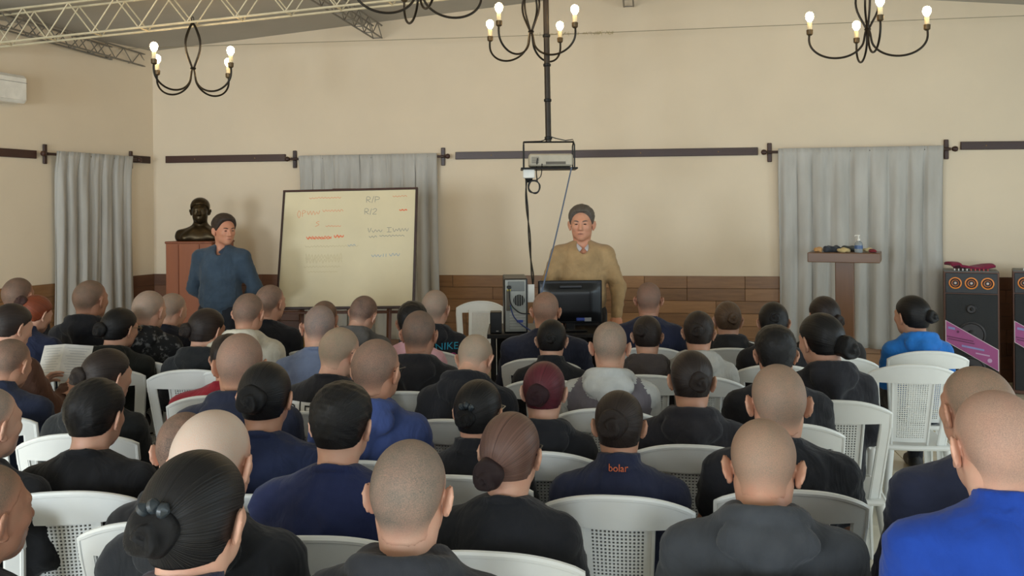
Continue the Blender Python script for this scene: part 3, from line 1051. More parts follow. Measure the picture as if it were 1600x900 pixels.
for row in range(8):
    z = PH * (row + .5)
    u = U_CORNER + .0
    first = True
    while u < U_RIGHT:
        L = rp.choice((.30, .45, .60, .60, .75, .9))
        if first: L = rp.choice((.3, .45, .6)); first = False
        L = min(L, U_RIGHT - u)
        if L < .1: break
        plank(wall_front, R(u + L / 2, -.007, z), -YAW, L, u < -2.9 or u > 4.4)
        u += L
    t = .0
    while t < 4.2:
        L = rp.choice((.45, .60, .75, .9))
        c = CORNER + EL * (t + L / 2) + NL * .007
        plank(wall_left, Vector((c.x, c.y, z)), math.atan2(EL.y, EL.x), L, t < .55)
        t += L

# dark rails on the walls (interrupted by the windows)
RZ = 2.385
def rail(name_i, x0, x1, y0, y1):
    a, b = on_wall(x0, y0), on_wall(x1, y1)
    ua, ub = to_room(a)[0], to_room(b)[0]
    L = ub - ua
    z = (a.z + b.z) / 2
    o = MB().box((0, 0, 0), (L, .025, .082), bev=.004).build('trim_%d' % name_i, M_DARKWOOD)
    o.location = R((ua + ub) / 2, -.0125, z); o.rotation_euler = (0, math.atan2(a.z - b.z, L), -YAW)
    tag(o, kind='structure')
    for k in range(max(2, int(L / .7))):
        s = MB().lathe([(.007, 0), (.006, .004), (.001, .006)], n=10, M=Matrix.Rotation(math.pi / 2, 3, 'X')).build('screw_head', mat('brass', (150, 120, 80), .35, .8), o)
        s.location = ((k + .5) / max(2, int(L / .7)) * L - L / 2, -.0125, 0)
rail(1, 260, 447, 249.5, 246.5)
rail(2, 712, 1184, 243.5, 236.5)
rail(3, 1500, 1660, 228, 226.5)
def on_left(x, y):
    d = unproj(x, y, 1.0) - Vector((0, 0, CAMZ))
    t = (CORNER - Vector((0, 0, CAMZ))).dot(NL) / d.dot(NL)
    return Vector((0, 0, CAMZ)) + d * t
def rail_left(i, x0, x1, y0, y1):
    a, b = on_left(x0, y0), on_left(x1, y1)
    L = (a - b).length
    o = MB().box((0, 0, 0), (L, .025, .082), bev=.004).build('trim_%d' % i, M_DARKWOOD)
    o.location = (a + b) / 2 + NL * .0125
    o.rotation_euler = (0, 0, math.atan2(EL.y, EL.x))
    tag(o, kind='structure')
rail_left(4, -60, 55, 236, 240)
rail_left(5, 202, 233, 248.5, 249.8)

# ------------------------------------------------------------------ roof steelwork
M_STEEL = mat('cream_painted_steel', (205, 192, 160), .5)
M_STEEL_D = mat('grey_painted_steel', (128, 122, 112), .55)
def lattice(name, label, pa, pb, depth, width, step, m, r=.011, cr=.016):
    """lattice girder between two points of its bottom chord; up is world z"""
    root = empty(name, pa)
    tag(root, label, 'roof truss')
    a, b = Vector((0, 0, 0)), Vector(pb) - Vector(pa)
    d = b.normalized(); side = d.cross(Vector((0, 0, 1))).normalized(); up = Vector((0, 0, depth))
    for s in (-1, 1):
        MB().tube([a + side * s * width / 2, b + side * s * width / 2], cr, 6).build('bottom_chord', m, root)
        MB().tube([a + side * s * width / 2 + up, b + side * s * width / 2 + up], cr, 6).build('top_chord', m, root)
    nseg = max(2, int(b.length / step))
    for k in range(nseg):
        p0, p1 = a + b * (k / nseg), a + b * ((k + 1) / nseg)
        pm = (p0 + p1) / 2
        for s in (-1, 1):
            o = side * s * width / 2
            MB().tube([p0 + o, pm + o + up], r, 5).build('web_rod', m, root)
            MB().tube([pm + o + up, p1 + o], r, 5).build('web_rod', m, root)
        MB().tube([p0 - side * width / 2, p0 + side * width / 2], r, 5).build('tie_rod', m, root)
    return root
W_T = to_room(unproj(300, 42, 7.6))[1]
zb = lambda u: 3.41 + .058 * (u + 2.85)
lattice('roof_truss', 'cream lit lattice roof truss rising from the left above the first chandelier', R(-5.2, W_T, zb(-5.2)), R(U_RIDGE, W_T, zb(U_RIDGE)), .29, .15, .44, M_STEEL, .0065, .0105)
lattice('roof_truss', 'cream lattice roof truss running down to the right-hand wall', R(U_RIDGE, W_T, zb(U_RIDGE)), R(U_RIGHT - .05, W_T, zb(U_RIDGE) - .1 * (U_RIGHT - U_RIDGE)), .29, .15, .44, M_STEEL, .0065, .0105)
for xe, lab in ((228, 'grey lattice purlin meeting the front wall at the left corner'), (592, 'grey lattice purlin ending above the whiteboard'), (983, 'grey lattice purlin ending on the front wall near the ridge')):
    u = to_room(on_wall(xe, 60))[0]
    zt = zceil(u) - .03
    lattice('roof_purlin', lab, R(u, -.05, zt - .16), R(u, -7.5, zt - .16), .14, .10, .30, M_STEEL_D, r=.006, cr=.010)

# ------------------------------------------------------------------ curtains
def mat_curtain():
    m = bpy.data.materials.new('grey_curtain_fabric')
    nt, bs = nodes_of(m)
    n = noise_node(nt, 3, 4, vscale=(2, 2, .5)); n2 = noise_node(nt, 260, 2)
    nt.links.new(mixrgb(nt, ramp(nt, n.outputs['Fac'], .3, .7), lin((172, 168, 160)), lin((190, 187, 180))), bs.inputs['Base Color'])
    bs.inputs['Roughness'].default_value = .85
    bump(nt, bs, n2.outputs['Fac'], .15, .003)
    return m
M_CURT = mat_curtain()
def curtain(label_c, label_r, pl, pr, n_in, z_top, z_bot, seed, folds):
    """pl, pr: ends of the rod on the wall (z ignored)"""
    r = np.random.default_rng(seed)
    pl, pr = Vector((pl.x, pl.y, 0)), Vector((pr.x, pr.y, 0))
    d = (pr - pl).normalized(); L = (pr - pl).length
    off = .075
    rod = empty('curtain_rod', pl + n_in * off + Vector((0, 0, z_top)), math.atan2(d.y, d.x))
    tag(rod, label_r, 'curtain rod')
    MB().tube([(-.09, 0, 0), (L + .09, 0, 0)], .014, 10).build('rod', M_DARKWOOD, rod, smooth=True)
    for x in (-.10, L + .10):
        s = -1 if x < 0 else 1
        MB().lathe([(.012, 0), (.022, .008), (.030, .03), (.024, .05), (.006, .058)], (x, 0, 0), 12, Matrix.Rotation(s * math.pi / 2, 3, 'Y')).build('finial', M_DARKWOOD, rod, smooth=True)
        bx = x - s * .035
        k = MB().box((bx, off * .5 - .002, 0), (.03, off - .012, .03), bev=.004)
        k.box((bx, off - .016, 0), (.045, .022, .20), bev=.006)
        k.build('bracket', M_DARKWOOD, rod)
    nu, nv = folds * 12, 26
    H = z_top - z_bot
    ph = np.cumsum(r.uniform(.25, 1.9, nu + 1)); ph = ph / ph[-1] * folds * 2 * math.pi
    amp = .028 * np.interp(np.linspace(0, 1, nu + 1), np.linspace(0, 1, folds + 1), r.uniform(.35, 1.6, folds + 1))
    drift = r.normal(size=3)
    def fn(a, b):
        i = int(round(a * nu))
        g = .35 + .65 * min(1, b * 3.2)
        y = math.sin(ph[i]) * amp[i] * g + .006 * math.sin(ph[i] * 2.3 + 5 * b + drift[0])
        x = a * L * (1 + .0) + .014 * math.sin(ph[i] + 1.3) + .02 * math.sin(3 * b + drift[1] + a * 4) * b
        ripple = .006 * math.sin(i * 2.1) * max(0, 1 - b * 10)
        return (x, -.024 * max(0, 1 - b * 9) + y * (1 if b > .05 else .45) + ripple, .035 - b * (H + .035) + .012 * math.sin(a * 9 + drift[2]) * (1 if b > .97 else 0))
    mb = MB().sheet(fn, nu, nv, .004)
    c = mb.build('curtain', M_CURT, smooth='all')
    c.location = rod.location; c.rotation_euler = rod.rotation_euler
    tag(c, label_c, 'curtain', 'grey pleated curtains')
za = on_wall(577, 247).z
curtain('grey pleated curtain hanging behind the whiteboard', 'dark wooden curtain rod above the whiteboard', on_wall(470, 250), on_wall(684, 246), -E2, on_wall(577, 247).z, .34, 4, 11)
curtain('wide grey pleated curtain behind the wooden lectern', 'dark wooden curtain rod above the lectern', on_wall(1212, 235), on_wall(1467, 232), -E2, on_wall(1340, 236).z, .34, 9, 9)
a, b = on_left(77, 243), on_left(196, 248)
curtain('narrow grey pleated curtain on the left wall beside the bronze bust', 'dark wooden curtain rod on the left wall', a, b, NL, (a.z + b.z) / 2, .34, 21, 7)

# ------------------------------------------------------------------ wall-mounted air conditioner at the left edge
p = on_left(-38, 134)
ac = empty('air_conditioner', p, math.atan2(-EL.y, -EL.x))
tag(ac, 'white wall-mounted air conditioner high on the left wall', 'air conditioner')
M_AC = mat('white_plastic', (232, 228, 218), .4)
MB().box((0, -.10, 0), (.80, .20, .27), bev=.03).build('casing', M_AC, ac)
MB().box((0, -.185, -.105), (.70, .05, .012), Matrix.Rotation(.5, 3, 'X')).build('louver', M_AC, ac)
MB().box((0, -.203, .06), (.76, .006, .004)).build('seam', mat('grey_line', (150, 146, 138)), ac)

# ------------------------------------------------------------------ chandeliers
M_IRON = mat('black_iron', (40, 34, 26), .45, .6)
M_CANDLE = mat('candle_sleeve', (235, 220, 180), .5)
M_BULB = mat_emit('warm_glowing_bulb', (1.0, .68, .32), 76)
M_SOCK = mat('bronze_cup', (90, 74, 52), .4, .6)
def chandelier(label, x, ybot, D, R_, rot, drop_top):
    p = unproj(x, ybot, D)
    root = empty('chandelier', p, rot)
    tag(root, label, 'chandelier', 'iron chandeliers with four glowing bulbs')
    H = .62
    for k in range(4):
        a = k * math.pi / 2
        ca, sa = math.cos(a), math.sin(a)
        prof = [(.005, H), (.045, H - .06), (.085, H - .16), (.075, H - .26), (.022, H - .37), (.012, H - .40), (.020, H - .44)]
        for t in np.linspace(0, math.pi, 13)[1:]:
            prof.append((R_ / 2 + .015 - (R_ / 2 - .010) * math.cos(t), .155 - .150 * math.sin(t)))
        prof.append((R_ + .003, .20))
        q = [Vector((r * ca, r * sa, z)) for r, z in prof]
        fine = []
        for i in range(len(q) - 1):
            p0, p1, p2, p3 = q[max(i - 1, 0)], q[i], q[i + 1], q[min(i + 2, len(q) - 1)]
            for t in (0, .33, .66):
                fine.append(.5 * ((2 * p1) + (p2 - p0) * t + (2 * p0 - 5 * p1 + 4 * p2 - p3) * t * t + (-p0 + 3 * p1 - 3 * p2 + p3) * t ** 3))
        fine.append(q[-1])
        arm = MB().tube(fine, .0085, 8).build('arm', M_IRON, root, smooth=True)
        c = Vector((R_ * ca, R_ * sa, .20))
        MB().lathe([(.012, -.01), (.024, 0), (.026, .034), (.02, .038)], c, 14).build('cup', M_SOCK, arm, smooth=True)
        MB().lathe([(.017, .034), (.017, .095), (.013, .10)], c, 14).build('candle_sleeve', M_CANDLE, arm, smooth=True)
        MB().lathe([(.012, .098), (.018, .106), (.029, .124), (.032, .142), (.029, .160), (.017, .173), (.004, .178)], c, 14).build('bulb', M_BULB, arm, smooth='all')
    MB().lathe([(.020, H - .41), (.026, H - .40), (.020, H - .39)], n=14).build('collar', M_IRON, root, smooth=True)
    n = int((drop_top - p.z - H) / .055)
    for k in range(max(1, n)):
        z = H + .02 + k * .055
        ring = [Vector(((.014 * math.cos(t), 0) if k % 2 else (0, .014 * math.cos(t))) + (z + .036 * math.sin(t),)) for t in np.linspace(0, 2 * math.pi, 13)]
        MB().tube(ring, .0035, 5, cap=False).build('chain_link', M_IRON, root)
    return root
chandelier('iron chandelier hanging at the upper left near the corner', 302, 146, 7.6, .43, math.radians(65), 3.44)
chandelier('iron chandelier cropped by the top edge, only its loops showing', 655, 25, 5.75, .43, math.radians(20), 4.0)
chandelier('iron chandelier in front of the projector pole', 830, 91, 7.13, .43, math.radians(45 + 8), 3.62)
chandelier('iron chandelier at the upper right above the lectern', 1356, 90, 6.72, .43, math.radians(-11), 3.56)

# ------------------------------------------------------------------ projector hanging on its pole
Dp = 7.1
M_BLACK = mat('black_metal', (26, 25, 24), .5, .4)
pc = unproj(857, 222, Dp)
pole = empty('projector_mount', pc)
tag(pole, 'black projector mount on a long ceiling pole with a hanging tray', 'projector mount')
tip = unproj(851, -60, Dp) - pc
pol = MB().tube([Vector((0, 0, 0)), Vector((tip.x, 0, 4.12 - pc.z))], .024, 12).build('pole', mat('weathered_black_pole', (52, 44, 36), .5, .3, var=.3), pole, smooth=True)
for z in (.02, .33, .62, .86):
    MB().lathe([(.026, 0), (.031, .004), (.031, .022), (.026, .026)], (tip.x * z / 1.7, 0, z), 14).build('clamp', M_BLACK, pol, smooth=True)
k = 1 / (FPX / Dp)
W2 = 39 * k; Hf = 42 * k
fr = MB().tube([(-W2, 0, 0), (W2, 0, 0)], .007, 8)
fr.build('cross_bar', M_BLACK, pole)
for s in (-1, 1):
    for dy in (-.11, .11):
        MB().tube([(s * W2, 0, 0), (s * W2, dy, -.03), (s * W2, dy, -Hf)], .006, 8).build('hanger', M_BLACK, pole)
MB().box((0, 0, -Hf), (2 * W2 + .05, .30, .014), bev=.004).build('tray', M_BLACK, pole)
MB().tube([(0, 0, .05), (.06, 0, .03), (.14, 0, .012), (.20, .0, .02), (W2, 0, .0)], .004, 6).build('wire', M_BLACK, pole)
MB().tube([(0, 0, .03), (-.06, 0, .008), (-W2, 0, .004)], .004, 6).build('wire', M_BLACK, pole)
pj = empty('projector', pc + Vector((.012, 0, -Hf + .007)), math.radians(0))
tag(pj, 'light grey projector resting on the hanging tray', 'projector')
M_PJ = mat('light_grey_plastic', (176, 166, 146), .45)
MB().box((0, 0, .060), (.355, .27, .10), bev=.012).build('casing', M_PJ, pj)
for k2 in range(7):
    MB().box((-.125, -.1355, .035 + k2 * .008), (.06, .003, .003)).build('vent_slot', mat('dark_slot', (60, 55, 48)), pj)
MB().box((.04, -.1355, .035), (.16, .003, .022)).build('socket_panel', mat('dark_slot2', (96, 88, 76)), pj)
MB().lathe([(.036, 0), (.034, .02), (.028, .022)], (.09, .135, .06), 18, Matrix.Rotation(-math.pi / 2, 3, 'X')).build('lens', mat('dark_glass', (20, 20, 26), .1), pj, smooth=True)
jb = empty('junction_box', pc + Vector((-.165, -.06, -Hf - .062)))
tag(jb, 'white junction box hanging under the projector tray', 'junction box')
MB().box((0, 0, .02), (.095, .08, .07), bev=.006).build('box', M_AC, jb)
MB().lathe([(.012, -.05), (.03, -.03), (.032, -.015)], n=14).build('gland', M_BLACK, jb, smooth=True)
# cables from the projector down to the desk
M_CABLE = mat('black_cable', (24, 23, 22), .5)
M_CABLE_B = mat('grey_blue_cable', (96, 108, 128), .5)
def catm(pts, n=6):
    q = [Vector(p) for p in pts]; out = []
    for i in range(len(q) - 1):
        p0, p1, p2, p3 = q[max(i - 1, 0)], q[i], q[i + 1], q[min(i + 2, len(q) - 1)]
        for j in range(n):
            t = j / n
            out.append(.5 * ((2 * p1) + (p2 - p0) * t + (2 * p0 - 5 * p1 + 4 * p2 - p3) * t * t + (-p0 + 3 * p1 - 3 * p2 + p3) * t ** 3))
    out.append(q[-1]); return out
cab = empty('power_cable', unproj(823, 285, Dp - .06))
tag(cab, 'twisted pair of black cables dropping from the junction box to the computer', 'cable')
o0 = cab.location.copy()
for ph in (0, math.pi):
    pts = []
    for i, (x, y, D) in enumerate([(823, 275, 7.04), (822, 300, 7.0), (824, 330, 6.95), (827, 365, 6.85), (829, 400, 6.7), (832, 430, 6.55), (833, 448, 6.5)]):
        w = .007 if i < 6 else .004
        pts.append(unproj(x, y, D) - o0 + Vector((math.cos(ph + i * 1.9) * w, math.sin(ph + i * 1.9) * w, 0)))
    MB().tube(catm(pts), .0055, 6).build('strand', M_CABLE, cab, smooth=True)
cc = unproj(834, 292, 7.02)
coil = empty('cable_coil', cc)
tag(coil, 'coiled black cable hung below the projector', 'cable')
for k2 in range(3):
    MB().tube([Vector((.046 * math.cos(t) + .003 * k2, .008 * k2, .052 * math.sin(t) + .004 * math.sin(3 * t + k2))) for t in np.linspace(0, 2 * math.pi, 25)], .005, 6, cap=False).build('turn', M_CABLE, coil, smooth=True)
MB().tube(catm([Vector((.03, 0, .04)), unproj(838, 270, 7.05) - cc, unproj(839, 255, 6.96) - cc, unproj(840, 247, 6.955) - cc]), .005, 6).build('lead', M_CABLE, coil, smooth=True)
MB().tube(catm([Vector((.01, 0, .05)), unproj(845, 275, 7.05) - cc, unproj(847, 256, 6.96) - cc]), .004, 6).build('lead', M_CABLE, coil, smooth=True)
sc_ = unproj(893, 262, 6.95)
vg = MB().tube(catm([Vector((0, 0, 0)), unproj(880, 320, 6.75) - sc_, unproj(866, 380, 6.5) - sc_, unproj(858, 410, 6.3) - sc_, unproj(848, 450, 6.16) - sc_, unproj(834, 505, 6.10) - sc_]), .006, 8).build('video_cable', M_CABLE_B, smooth=True)
vg.location = sc_
tag(vg, 'slanting grey-blue cable running from the projector past the man in tan', 'cable')

# ------------------------------------------------------------------ desk, computer, monitor, loudspeaker
TZ = .88
Dt = 6.22
def desk_pt(x, D, z=TZ):
    q = unproj(x, 400, D); return Vector((q.x, q.y, z))
dk = empty('desk', Vector(((desk_pt(760, Dt).x + desk_pt(966, Dt).x) / 2, Dt, 0)), 0)
tag(dk, 'black computer desk in front of the man in tan', 'desk')
dw = desk_pt(966, Dt).x - desk_pt(760, Dt).x
M_DESK = mat('black_laminate', (30, 27, 26), .4)
MB().box((0, .30, TZ - .016), (dw, .60, .032), bev=.004).build('desktop', M_DESK, dk)
for s in (-1, 1):
    MB().box((s * (dw / 2 - .04), .30, (TZ - .03) / 2), (.03, .54, TZ - .032), bev=.003).build('side_panel', M_DESK, dk)
MB().box((0, .52, .60), (dw - .12, .02, .40)).build('back_panel', M_DESK, dk)
# tower
xa = desk_pt(788, Dt + .10); xb = desk_pt(822, Dt + .10)
pcw = xb.x - xa.x
pcx = empty('computer_tower', Vector(((xa.x + xb.x) / 2, Dt + .06, TZ)), math.radians(2))
tag(pcx, 'black computer tower with its grey rear panel and cables facing the audience', 'computer')
PHt = .395
M_PCG = mat('galvanised_panel', (150, 150, 142), .45, .5)
MB().box((pcw * .02, .22, PHt / 2), (pcw + .012, .42, PHt), bev=.006).build('case', M_DESK, pcx)
bk = MB().box((0, .006, PHt / 2), (pcw - .008, .012, PHt - .018), bev=.002).build('rear_panel', M_PCG, pcx)
MB().box((.005, -.002, PHt - .055), (pcw * .75, .006, .07), bev=.003).build('power_supply', mat('grey_grid', (112, 114, 110), .5, .4), bk)
fan = MB().lathe([(.042, 0), (.042, .004)], (.025, -.001, PHt * .60), 24, Matrix.Rotation(math.pi / 2, 3, 'X')).build('fan_opening', mat('dark_hole', (30, 28, 26), .7), bk)
for k2 in range(5):
    MB().box((.025 + (k2 - 2) * .016, -.007, PHt * .60), (.003, .003, .08)).build('fan_grille', M_PCG, fan)
MB().box((-pcw * .33, -.002, PHt * .60), (.030, .006, .15), bev=.002).build('port_plate', mat('dark_slot2', (96, 88, 76)), bk)
for k2 in range(6):
    MB().box((.012, -.001, .035 + k2 * .021), (pcw * .72, .004, .014), bev=.001).build('slot_cover', mat('pale_slot', (170, 168, 158), .4, .4), bk)
MB().box((-pcw * .3, -.012, PHt - .06), (.03, .026, .02), bev=.004).build('plug', M_CABLE, bk)
MB().box((-pcw * .3, -.008, PHt - .082), (.026, .014, .012)).build('socket', mat('yellow_plug', (190, 175, 60)), bk)
MB().box((-pcw * .22, -.01, PHt * .47), (.014, .016, .014), bev=.003).build('jack', mat('green_plug', (80, 180, 60)), bk)
MB().box((.03, -.012, PHt * .22), (.045, .02, .018), bev=.003).build('video_plug', mat('blue_plug', (50, 70, 150)), bk)
MB().tube(catm([(-pcw * .3, -.02, PHt - .07), (-pcw * .22, -.05, PHt * .55), (.02, -.06, PHt * .40), (.075, -.03, PHt * .36), (.13, .0, PHt * .36)]), .0045, 6).build('lead', M_CABLE, bk, smooth=True)
MB().tube(catm([(-pcw * .25, -.015, PHt * .52), (-pcw * .1, -.05, PHt * .32), (.04, -.05, PHt * .17), (.09, -.02, .03), (.12, .0, .006)]), .0045, 6).build('lead', mat('blue_cable', (50, 66, 120)), bk, smooth=True)
MB().box((pcw / 2 + .035, .03, PHt * .72), (.05, .004, .13)).build('paper_label', mat('white_paper', (215, 210, 200)), pcx)
# desktop loudspeaker
q = desk_pt(774, Dt + .03)
sp = empty('desktop_speaker', q, 0)
tag(sp, 'small black desktop loudspeaker at the left end of the desk', 'loudspeaker')
MB().box((0, .06, .078), (.085, .11, .155), bev=.006).build('cabinet', mat('black_satin', (22, 20, 20), .35), sp)
MB().box((.01, .003, .018), (.018, .003, .006)).build('emblem', mat('silver_mark', (190, 188, 184), .3, .6), sp)
# monitor (seen from behind)
ma, mbx = desk_pt(841, 6.30), desk_pt(942, 6.30)
mw = mbx.x - ma.x
mo = empty('monitor', Vector(((ma.x + mbx.x) / 2, 6.34, TZ)), math.radians(3))
tag(mo, 'black flat monitor with its back to the audience', 'monitor')
M_MON = mat('black_gloss_plastic', (20, 20, 22), .28)
MB().box((0, .03, .215), (mw, .03, .315), bev=.006).build('bezel', M_MON, mo)
MB().sheet(lambda a, b: ((a - .5) * mw * .94, .016 - .028 * (min(1, min(a, 1 - a) * 6) * min(1, min(b, 1 - b) * 5)), .075 + b * .275), 24, 16, .012).build('rear_shell', M_MON, mo, smooth=True)
MB().box((0, -.016, .33), (mw * .34, .006, .016), bev=.002).build('rear_groove', mat('dark_grey', (46, 46, 50), .4), mo)
MB().box((.07, -.016, .09), (.06, .02, .022), bev=.003).build('video_plug', mat('blue_plug', (50, 70, 150)), mo)
MB().box((.125, -.016, .088), (.05, .006, .026)).build('sticker', mat('pale_sticker', (150, 150, 150)), mo)
MB().box((0, .035, .05), (.07, .03, .10), bev=.004).build('neck', M_MON, mo)
MB().box((0, .05, .008), (.24, .18, .016), bev=.006).build('base', M_MON, mo)

# ------------------------------------------------------------------ whiteboard on its easel
TL, TR, BL = unproj(441, 299, 8.12), unproj(648, 298, 8.0), unproj(432, 482, 7.86)
ex = (TR - TL); ez = (TL - BL)
bw, bh = ex.length, ez.length
ex.normalize(); ey = ez.cross(ex).normalized(); ez2 = ez.normalized()
wb = bpy.data.objects.new('whiteboard', None); COL.objects.link(wb)
BM = Matrix(((ex.x, ey.x, ez2.x, BL.x), (ex.y, ey.y, ez2.y, BL.y), (ex.z, ey.z, ez2.z, BL.z), (0, 0, 0, 1)))
wb.matrix_world = BM
tag(wb, 'white writing board with a dark wooden frame leaning on an easel', 'whiteboard')
M_BOARD = mat('smudged_white_board', (222, 208, 172), .35, var=.05, scale=2.2)
MB().box((bw / 2, .008, bh / 2), (bw - .02, .010, bh - .02)).build('panel', M_BOARD, wb)
for nm, c, s in (('frame_rail', (bw / 2, .005, bh), (bw + .02, .026, .020)), ('frame_rail', (bw / 2, .005, 0), (bw + .02, .030, .024)), ('frame_stile', (0, .005, bh / 2), (.018, .026, bh)), ('frame_stile', (bw, .005, bh / 2), (.022, .026, bh))):
    MB().box(c, s, bev=.003).build(nm, M_DARKWOOD, wb)
def ink(name, col, strokes, w=.0035):
    mb = MB()
    for st in strokes:
        pts = [Vector((x / 207 * bw, .0028, bh - y / 186 * bh)) for x, y in st]
        mb.tube(catm(pts, 3) if len(pts) > 2 else pts, w, 5, flat=1.0)
    for i, v in enumerate(mb.v):
        mb.v[i] = (v[0], .0028 + (v[1] - .0028) * .12, v[2])
    tag(mb.build(name, mat(name, col, .6, var=.05), wb), kind='stuff')
def scrib(x0, x1, y, h, seed, n=None):
    r = random.Random(seed)
    n = n or int((x1 - x0) / 2.4)
    return [(x0 + (x1 - x0) * i / n, y + (h / 2) * (1 if i % 2 else -1) * r.uniform(.4, 1)) for i in range(n + 1)]
letters_R = lambda x, y: [[(x, y + 9), (x, y), (x + 5, y + 1), (x + 5, y + 4), (x, y + 5)], [(x + 1, y + 5), (x + 6, y + 9)]]
ink('grey_marker_writing', (142, 140, 130), letters_R(130, 12) + [[(138, 22), (141, 11)]] + [[(143, 21), (143, 12)], [(143, 12), (149, 13), (149, 16), (143, 17)]]
    + letters_R(128, 31) + [[(136, 41), (138, 31)]] + [[(140, 33), (144, 31), (146, 34), (140, 40), (146, 40)]]
    + [[(134, 62), (136, 69), (139, 62)], scrib(140, 156, 67, 5, 1), [(163, 62), (170, 62)], [(166, 62), (166, 69)], [(163, 69), (170, 69)], scrib(172, 196, 66, 6, 2), scrib(136, 148, 76, 4, 3), scrib(152, 190, 75, 3, 4)], .0026)
ink('orange_marker_writing', (226, 150, 104), [[(25, 32), (23, 38), (26, 44), (28, 36), (25, 32)], [(31, 42), (31, 32), (36, 34), (31, 37)], scrib(38, 58, 36, 7, 5), scrib(62, 94, 33, 4, 6), [(58, 50), (53, 52), (58, 55), (52, 58)], scrib(68, 92, 58, 3, 7), scrib(40, 90, 12, 3, 8), scrib(170, 192, 12, 3, 9)], .0026)
ink('red_marker_writing', (232, 120, 76), [scrib(39, 78, 76, 5, 10), scrib(40, 78, 77, 4, 11), scrib(82, 97, 74, 5, 12), scrib(82, 97, 75, 4, 13), scrib(181, 193, 34, 2.4, 14), scrib(181, 193, 35, 2, 15)], .0038)
ink('blue_marker_writing', (150, 166, 178), [scrib(141, 156, 106, 5, 16), [(159, 103), (159, 108)], [(163, 103), (163, 108)], scrib(168, 184, 105, 5, 17), scrib(104, 116, 89, 4, 18)], .0030)
ink('faded_marker_smears', (208, 192, 152), [scrib(40, 96, 106, 12, 19), scrib(40, 96, 112, 10, 20), scrib(38, 94, 122, 3, 21), scrib(38, 120, 90, 3, 22), scrib(44, 90, 130, 2, 23)], .0030)
es = empty('easel', Vector(((TL.x + TR.x) / 2, TL.y + .05, 0)))
tag(es, 'brown wooden easel carrying the whiteboard', 'easel')
M_EASEL = mat_wood('brown_easel_wood', (70, 38, 24), (112, 66, 40), .45, vscale=(14, 14, 1))
e0 = es.location
bm_mid = (BL + ex * bw * .5); 
for t in (.18, .82):
    a_ = BL + ex * bw * t + ey * .035; d_ = ez2
    top_ = a_ + d_ * (bh * .97); bot_ = a_ - d_ * (a_.z / d_.z)
    MB().tube([top_ - e0, bot_ - e0], .022, 4).build('front_leg', M_EASEL, es)
topc = BL + ex * bw * .46 + ez2 * (bh + .012) + ey * .05
MB().box(topc - e0, (.22, .03, .05), bev=.004).build('head_block', M_EASEL, es)
MB().tube([topc - e0, Vector((topc.x, topc.y + .55, .022)) - e0], .02, 4).build('rear_leg', M_EASEL, es)
lb = BL + ex * bw * .5 - ez2 * .026 + ey * .02
MB().box(lb - e0, (bw * 1.0, .07, .022), bev=.003).build('ledge', M_EASEL, es)

# ------------------------------------------------------------------ lectern
ql = unproj(1320, 400, 8.1)
lec = empty('lectern', Vector((ql.x, ql.y, 0)), -math.radians(25))
tag(lec, 'brown wooden lectern with a thick top on a square post', 'lectern')
M_LEC = mat_wood('reddish_lectern_wood', (92, 62, 40), (124, 86, 56), .35, vscale=(14, 14, 1.2), scale=1.6)
M_LEC2 = mat_wood('reddish_lectern_top', (98, 68, 44), (130, 92, 60), .35, vscale=(1.2, 14, 14), scale=1.6)
kk = FPX / 8.1
zt = ql.z + (400 - 393.5) / kk
MB().box((0, 0, zt - .045), (104 / kk, .42, .09), bev=.006).build('top', M_LEC2, lec)
MB().box((0, 0, (zt - .09) / 2 + .02), (27 / kk, .15, zt - .13), bev=.006).build('post', M_LEC, lec)
MB().box((0, 0, .02), (.46, .40, .04), bev=.008).build('base', M_LEC, lec)
# sanitiser bottle, caps and gloves left on the lectern
zt2 = zt
def lp(dx, dy): return Vector((lec.location.x, lec.location.y, zt2)) + Matrix.Rotation(-math.radians(25), 3, 'Z') @ Vector((dx, dy, 0))
bt = empty('pump_bottle', lp(.125, -.08)); tag(bt, 'clear pump bottle of hand gel with a white pump on the lectern', 'bottle')
MB().lathe([(.034, 0), (.037, .006), (.037, .075), (.030, .095), (.014, .106), (.013, .112)], n=20).build('bottle_body', mat('clear_gel', (196, 204, 206), .15, trans=.55), bt, smooth=True)
MB().lathe([(.0376, .034), (.0376, .066)], n=20).build('wrap_label', mat('blue_wrap', (70, 96, 140), .4), bt, smooth=True)
MB().lathe([(.015, .108), (.015, .126), (.006, .128), (.006, .150), (.012, .152), (.012, .162)], n=14).build('pump', M_AC, bt, smooth=True)
MB().tube([(0, 0, .157), (-.03, 0, .157), (-.036, 0, .150)], .005, 6).build('nozzle', M_AC, bt)
def lump(name, label, cat, dx, dy, r, col, seed, group=None):
    f = Field(axis((-.16, .16, .012)), axis((-.12, .12, .012)), axis((-.01, .14, .012)))
    rr = np.random.default_rng(seed)
    for k2 in range(5):
        a_ = rr.uniform(-1, 1, 3) * np.array([r * .8, r * .5, 0]) + Vc(0, 0, r * .35)
        f.ell(a_, (r * rr.uniform(.4, .75), r * rr.uniform(.4, .6), r * rr.uniform(.3, .45)), .02)
    f.plane_cut((0, 0, .001), (0, 0, -1))
    V, Q = f.nets()
    V = V + vnormals(V, Q) * (.004 * np.sin(V @ Vc(90, 40, 120) + seed))[:, None]
    o = link(name, np_mesh(name, V, Q, mat_cloth(col)))
    o.location = lp(dx, dy); o.rotation_euler = (0, 0, -YAW)
    tag(o, label, cat)
lump('folded_cap', 'dark grey cloth cap lying on the left half of the lectern', 'cap', -.12, -.06, .075, (60, 64, 70), 1)
lump('work_glove', 'tan glove at the left edge of the lectern top', 'glove', -.215, -.08, .055, (196, 150, 96), 2)
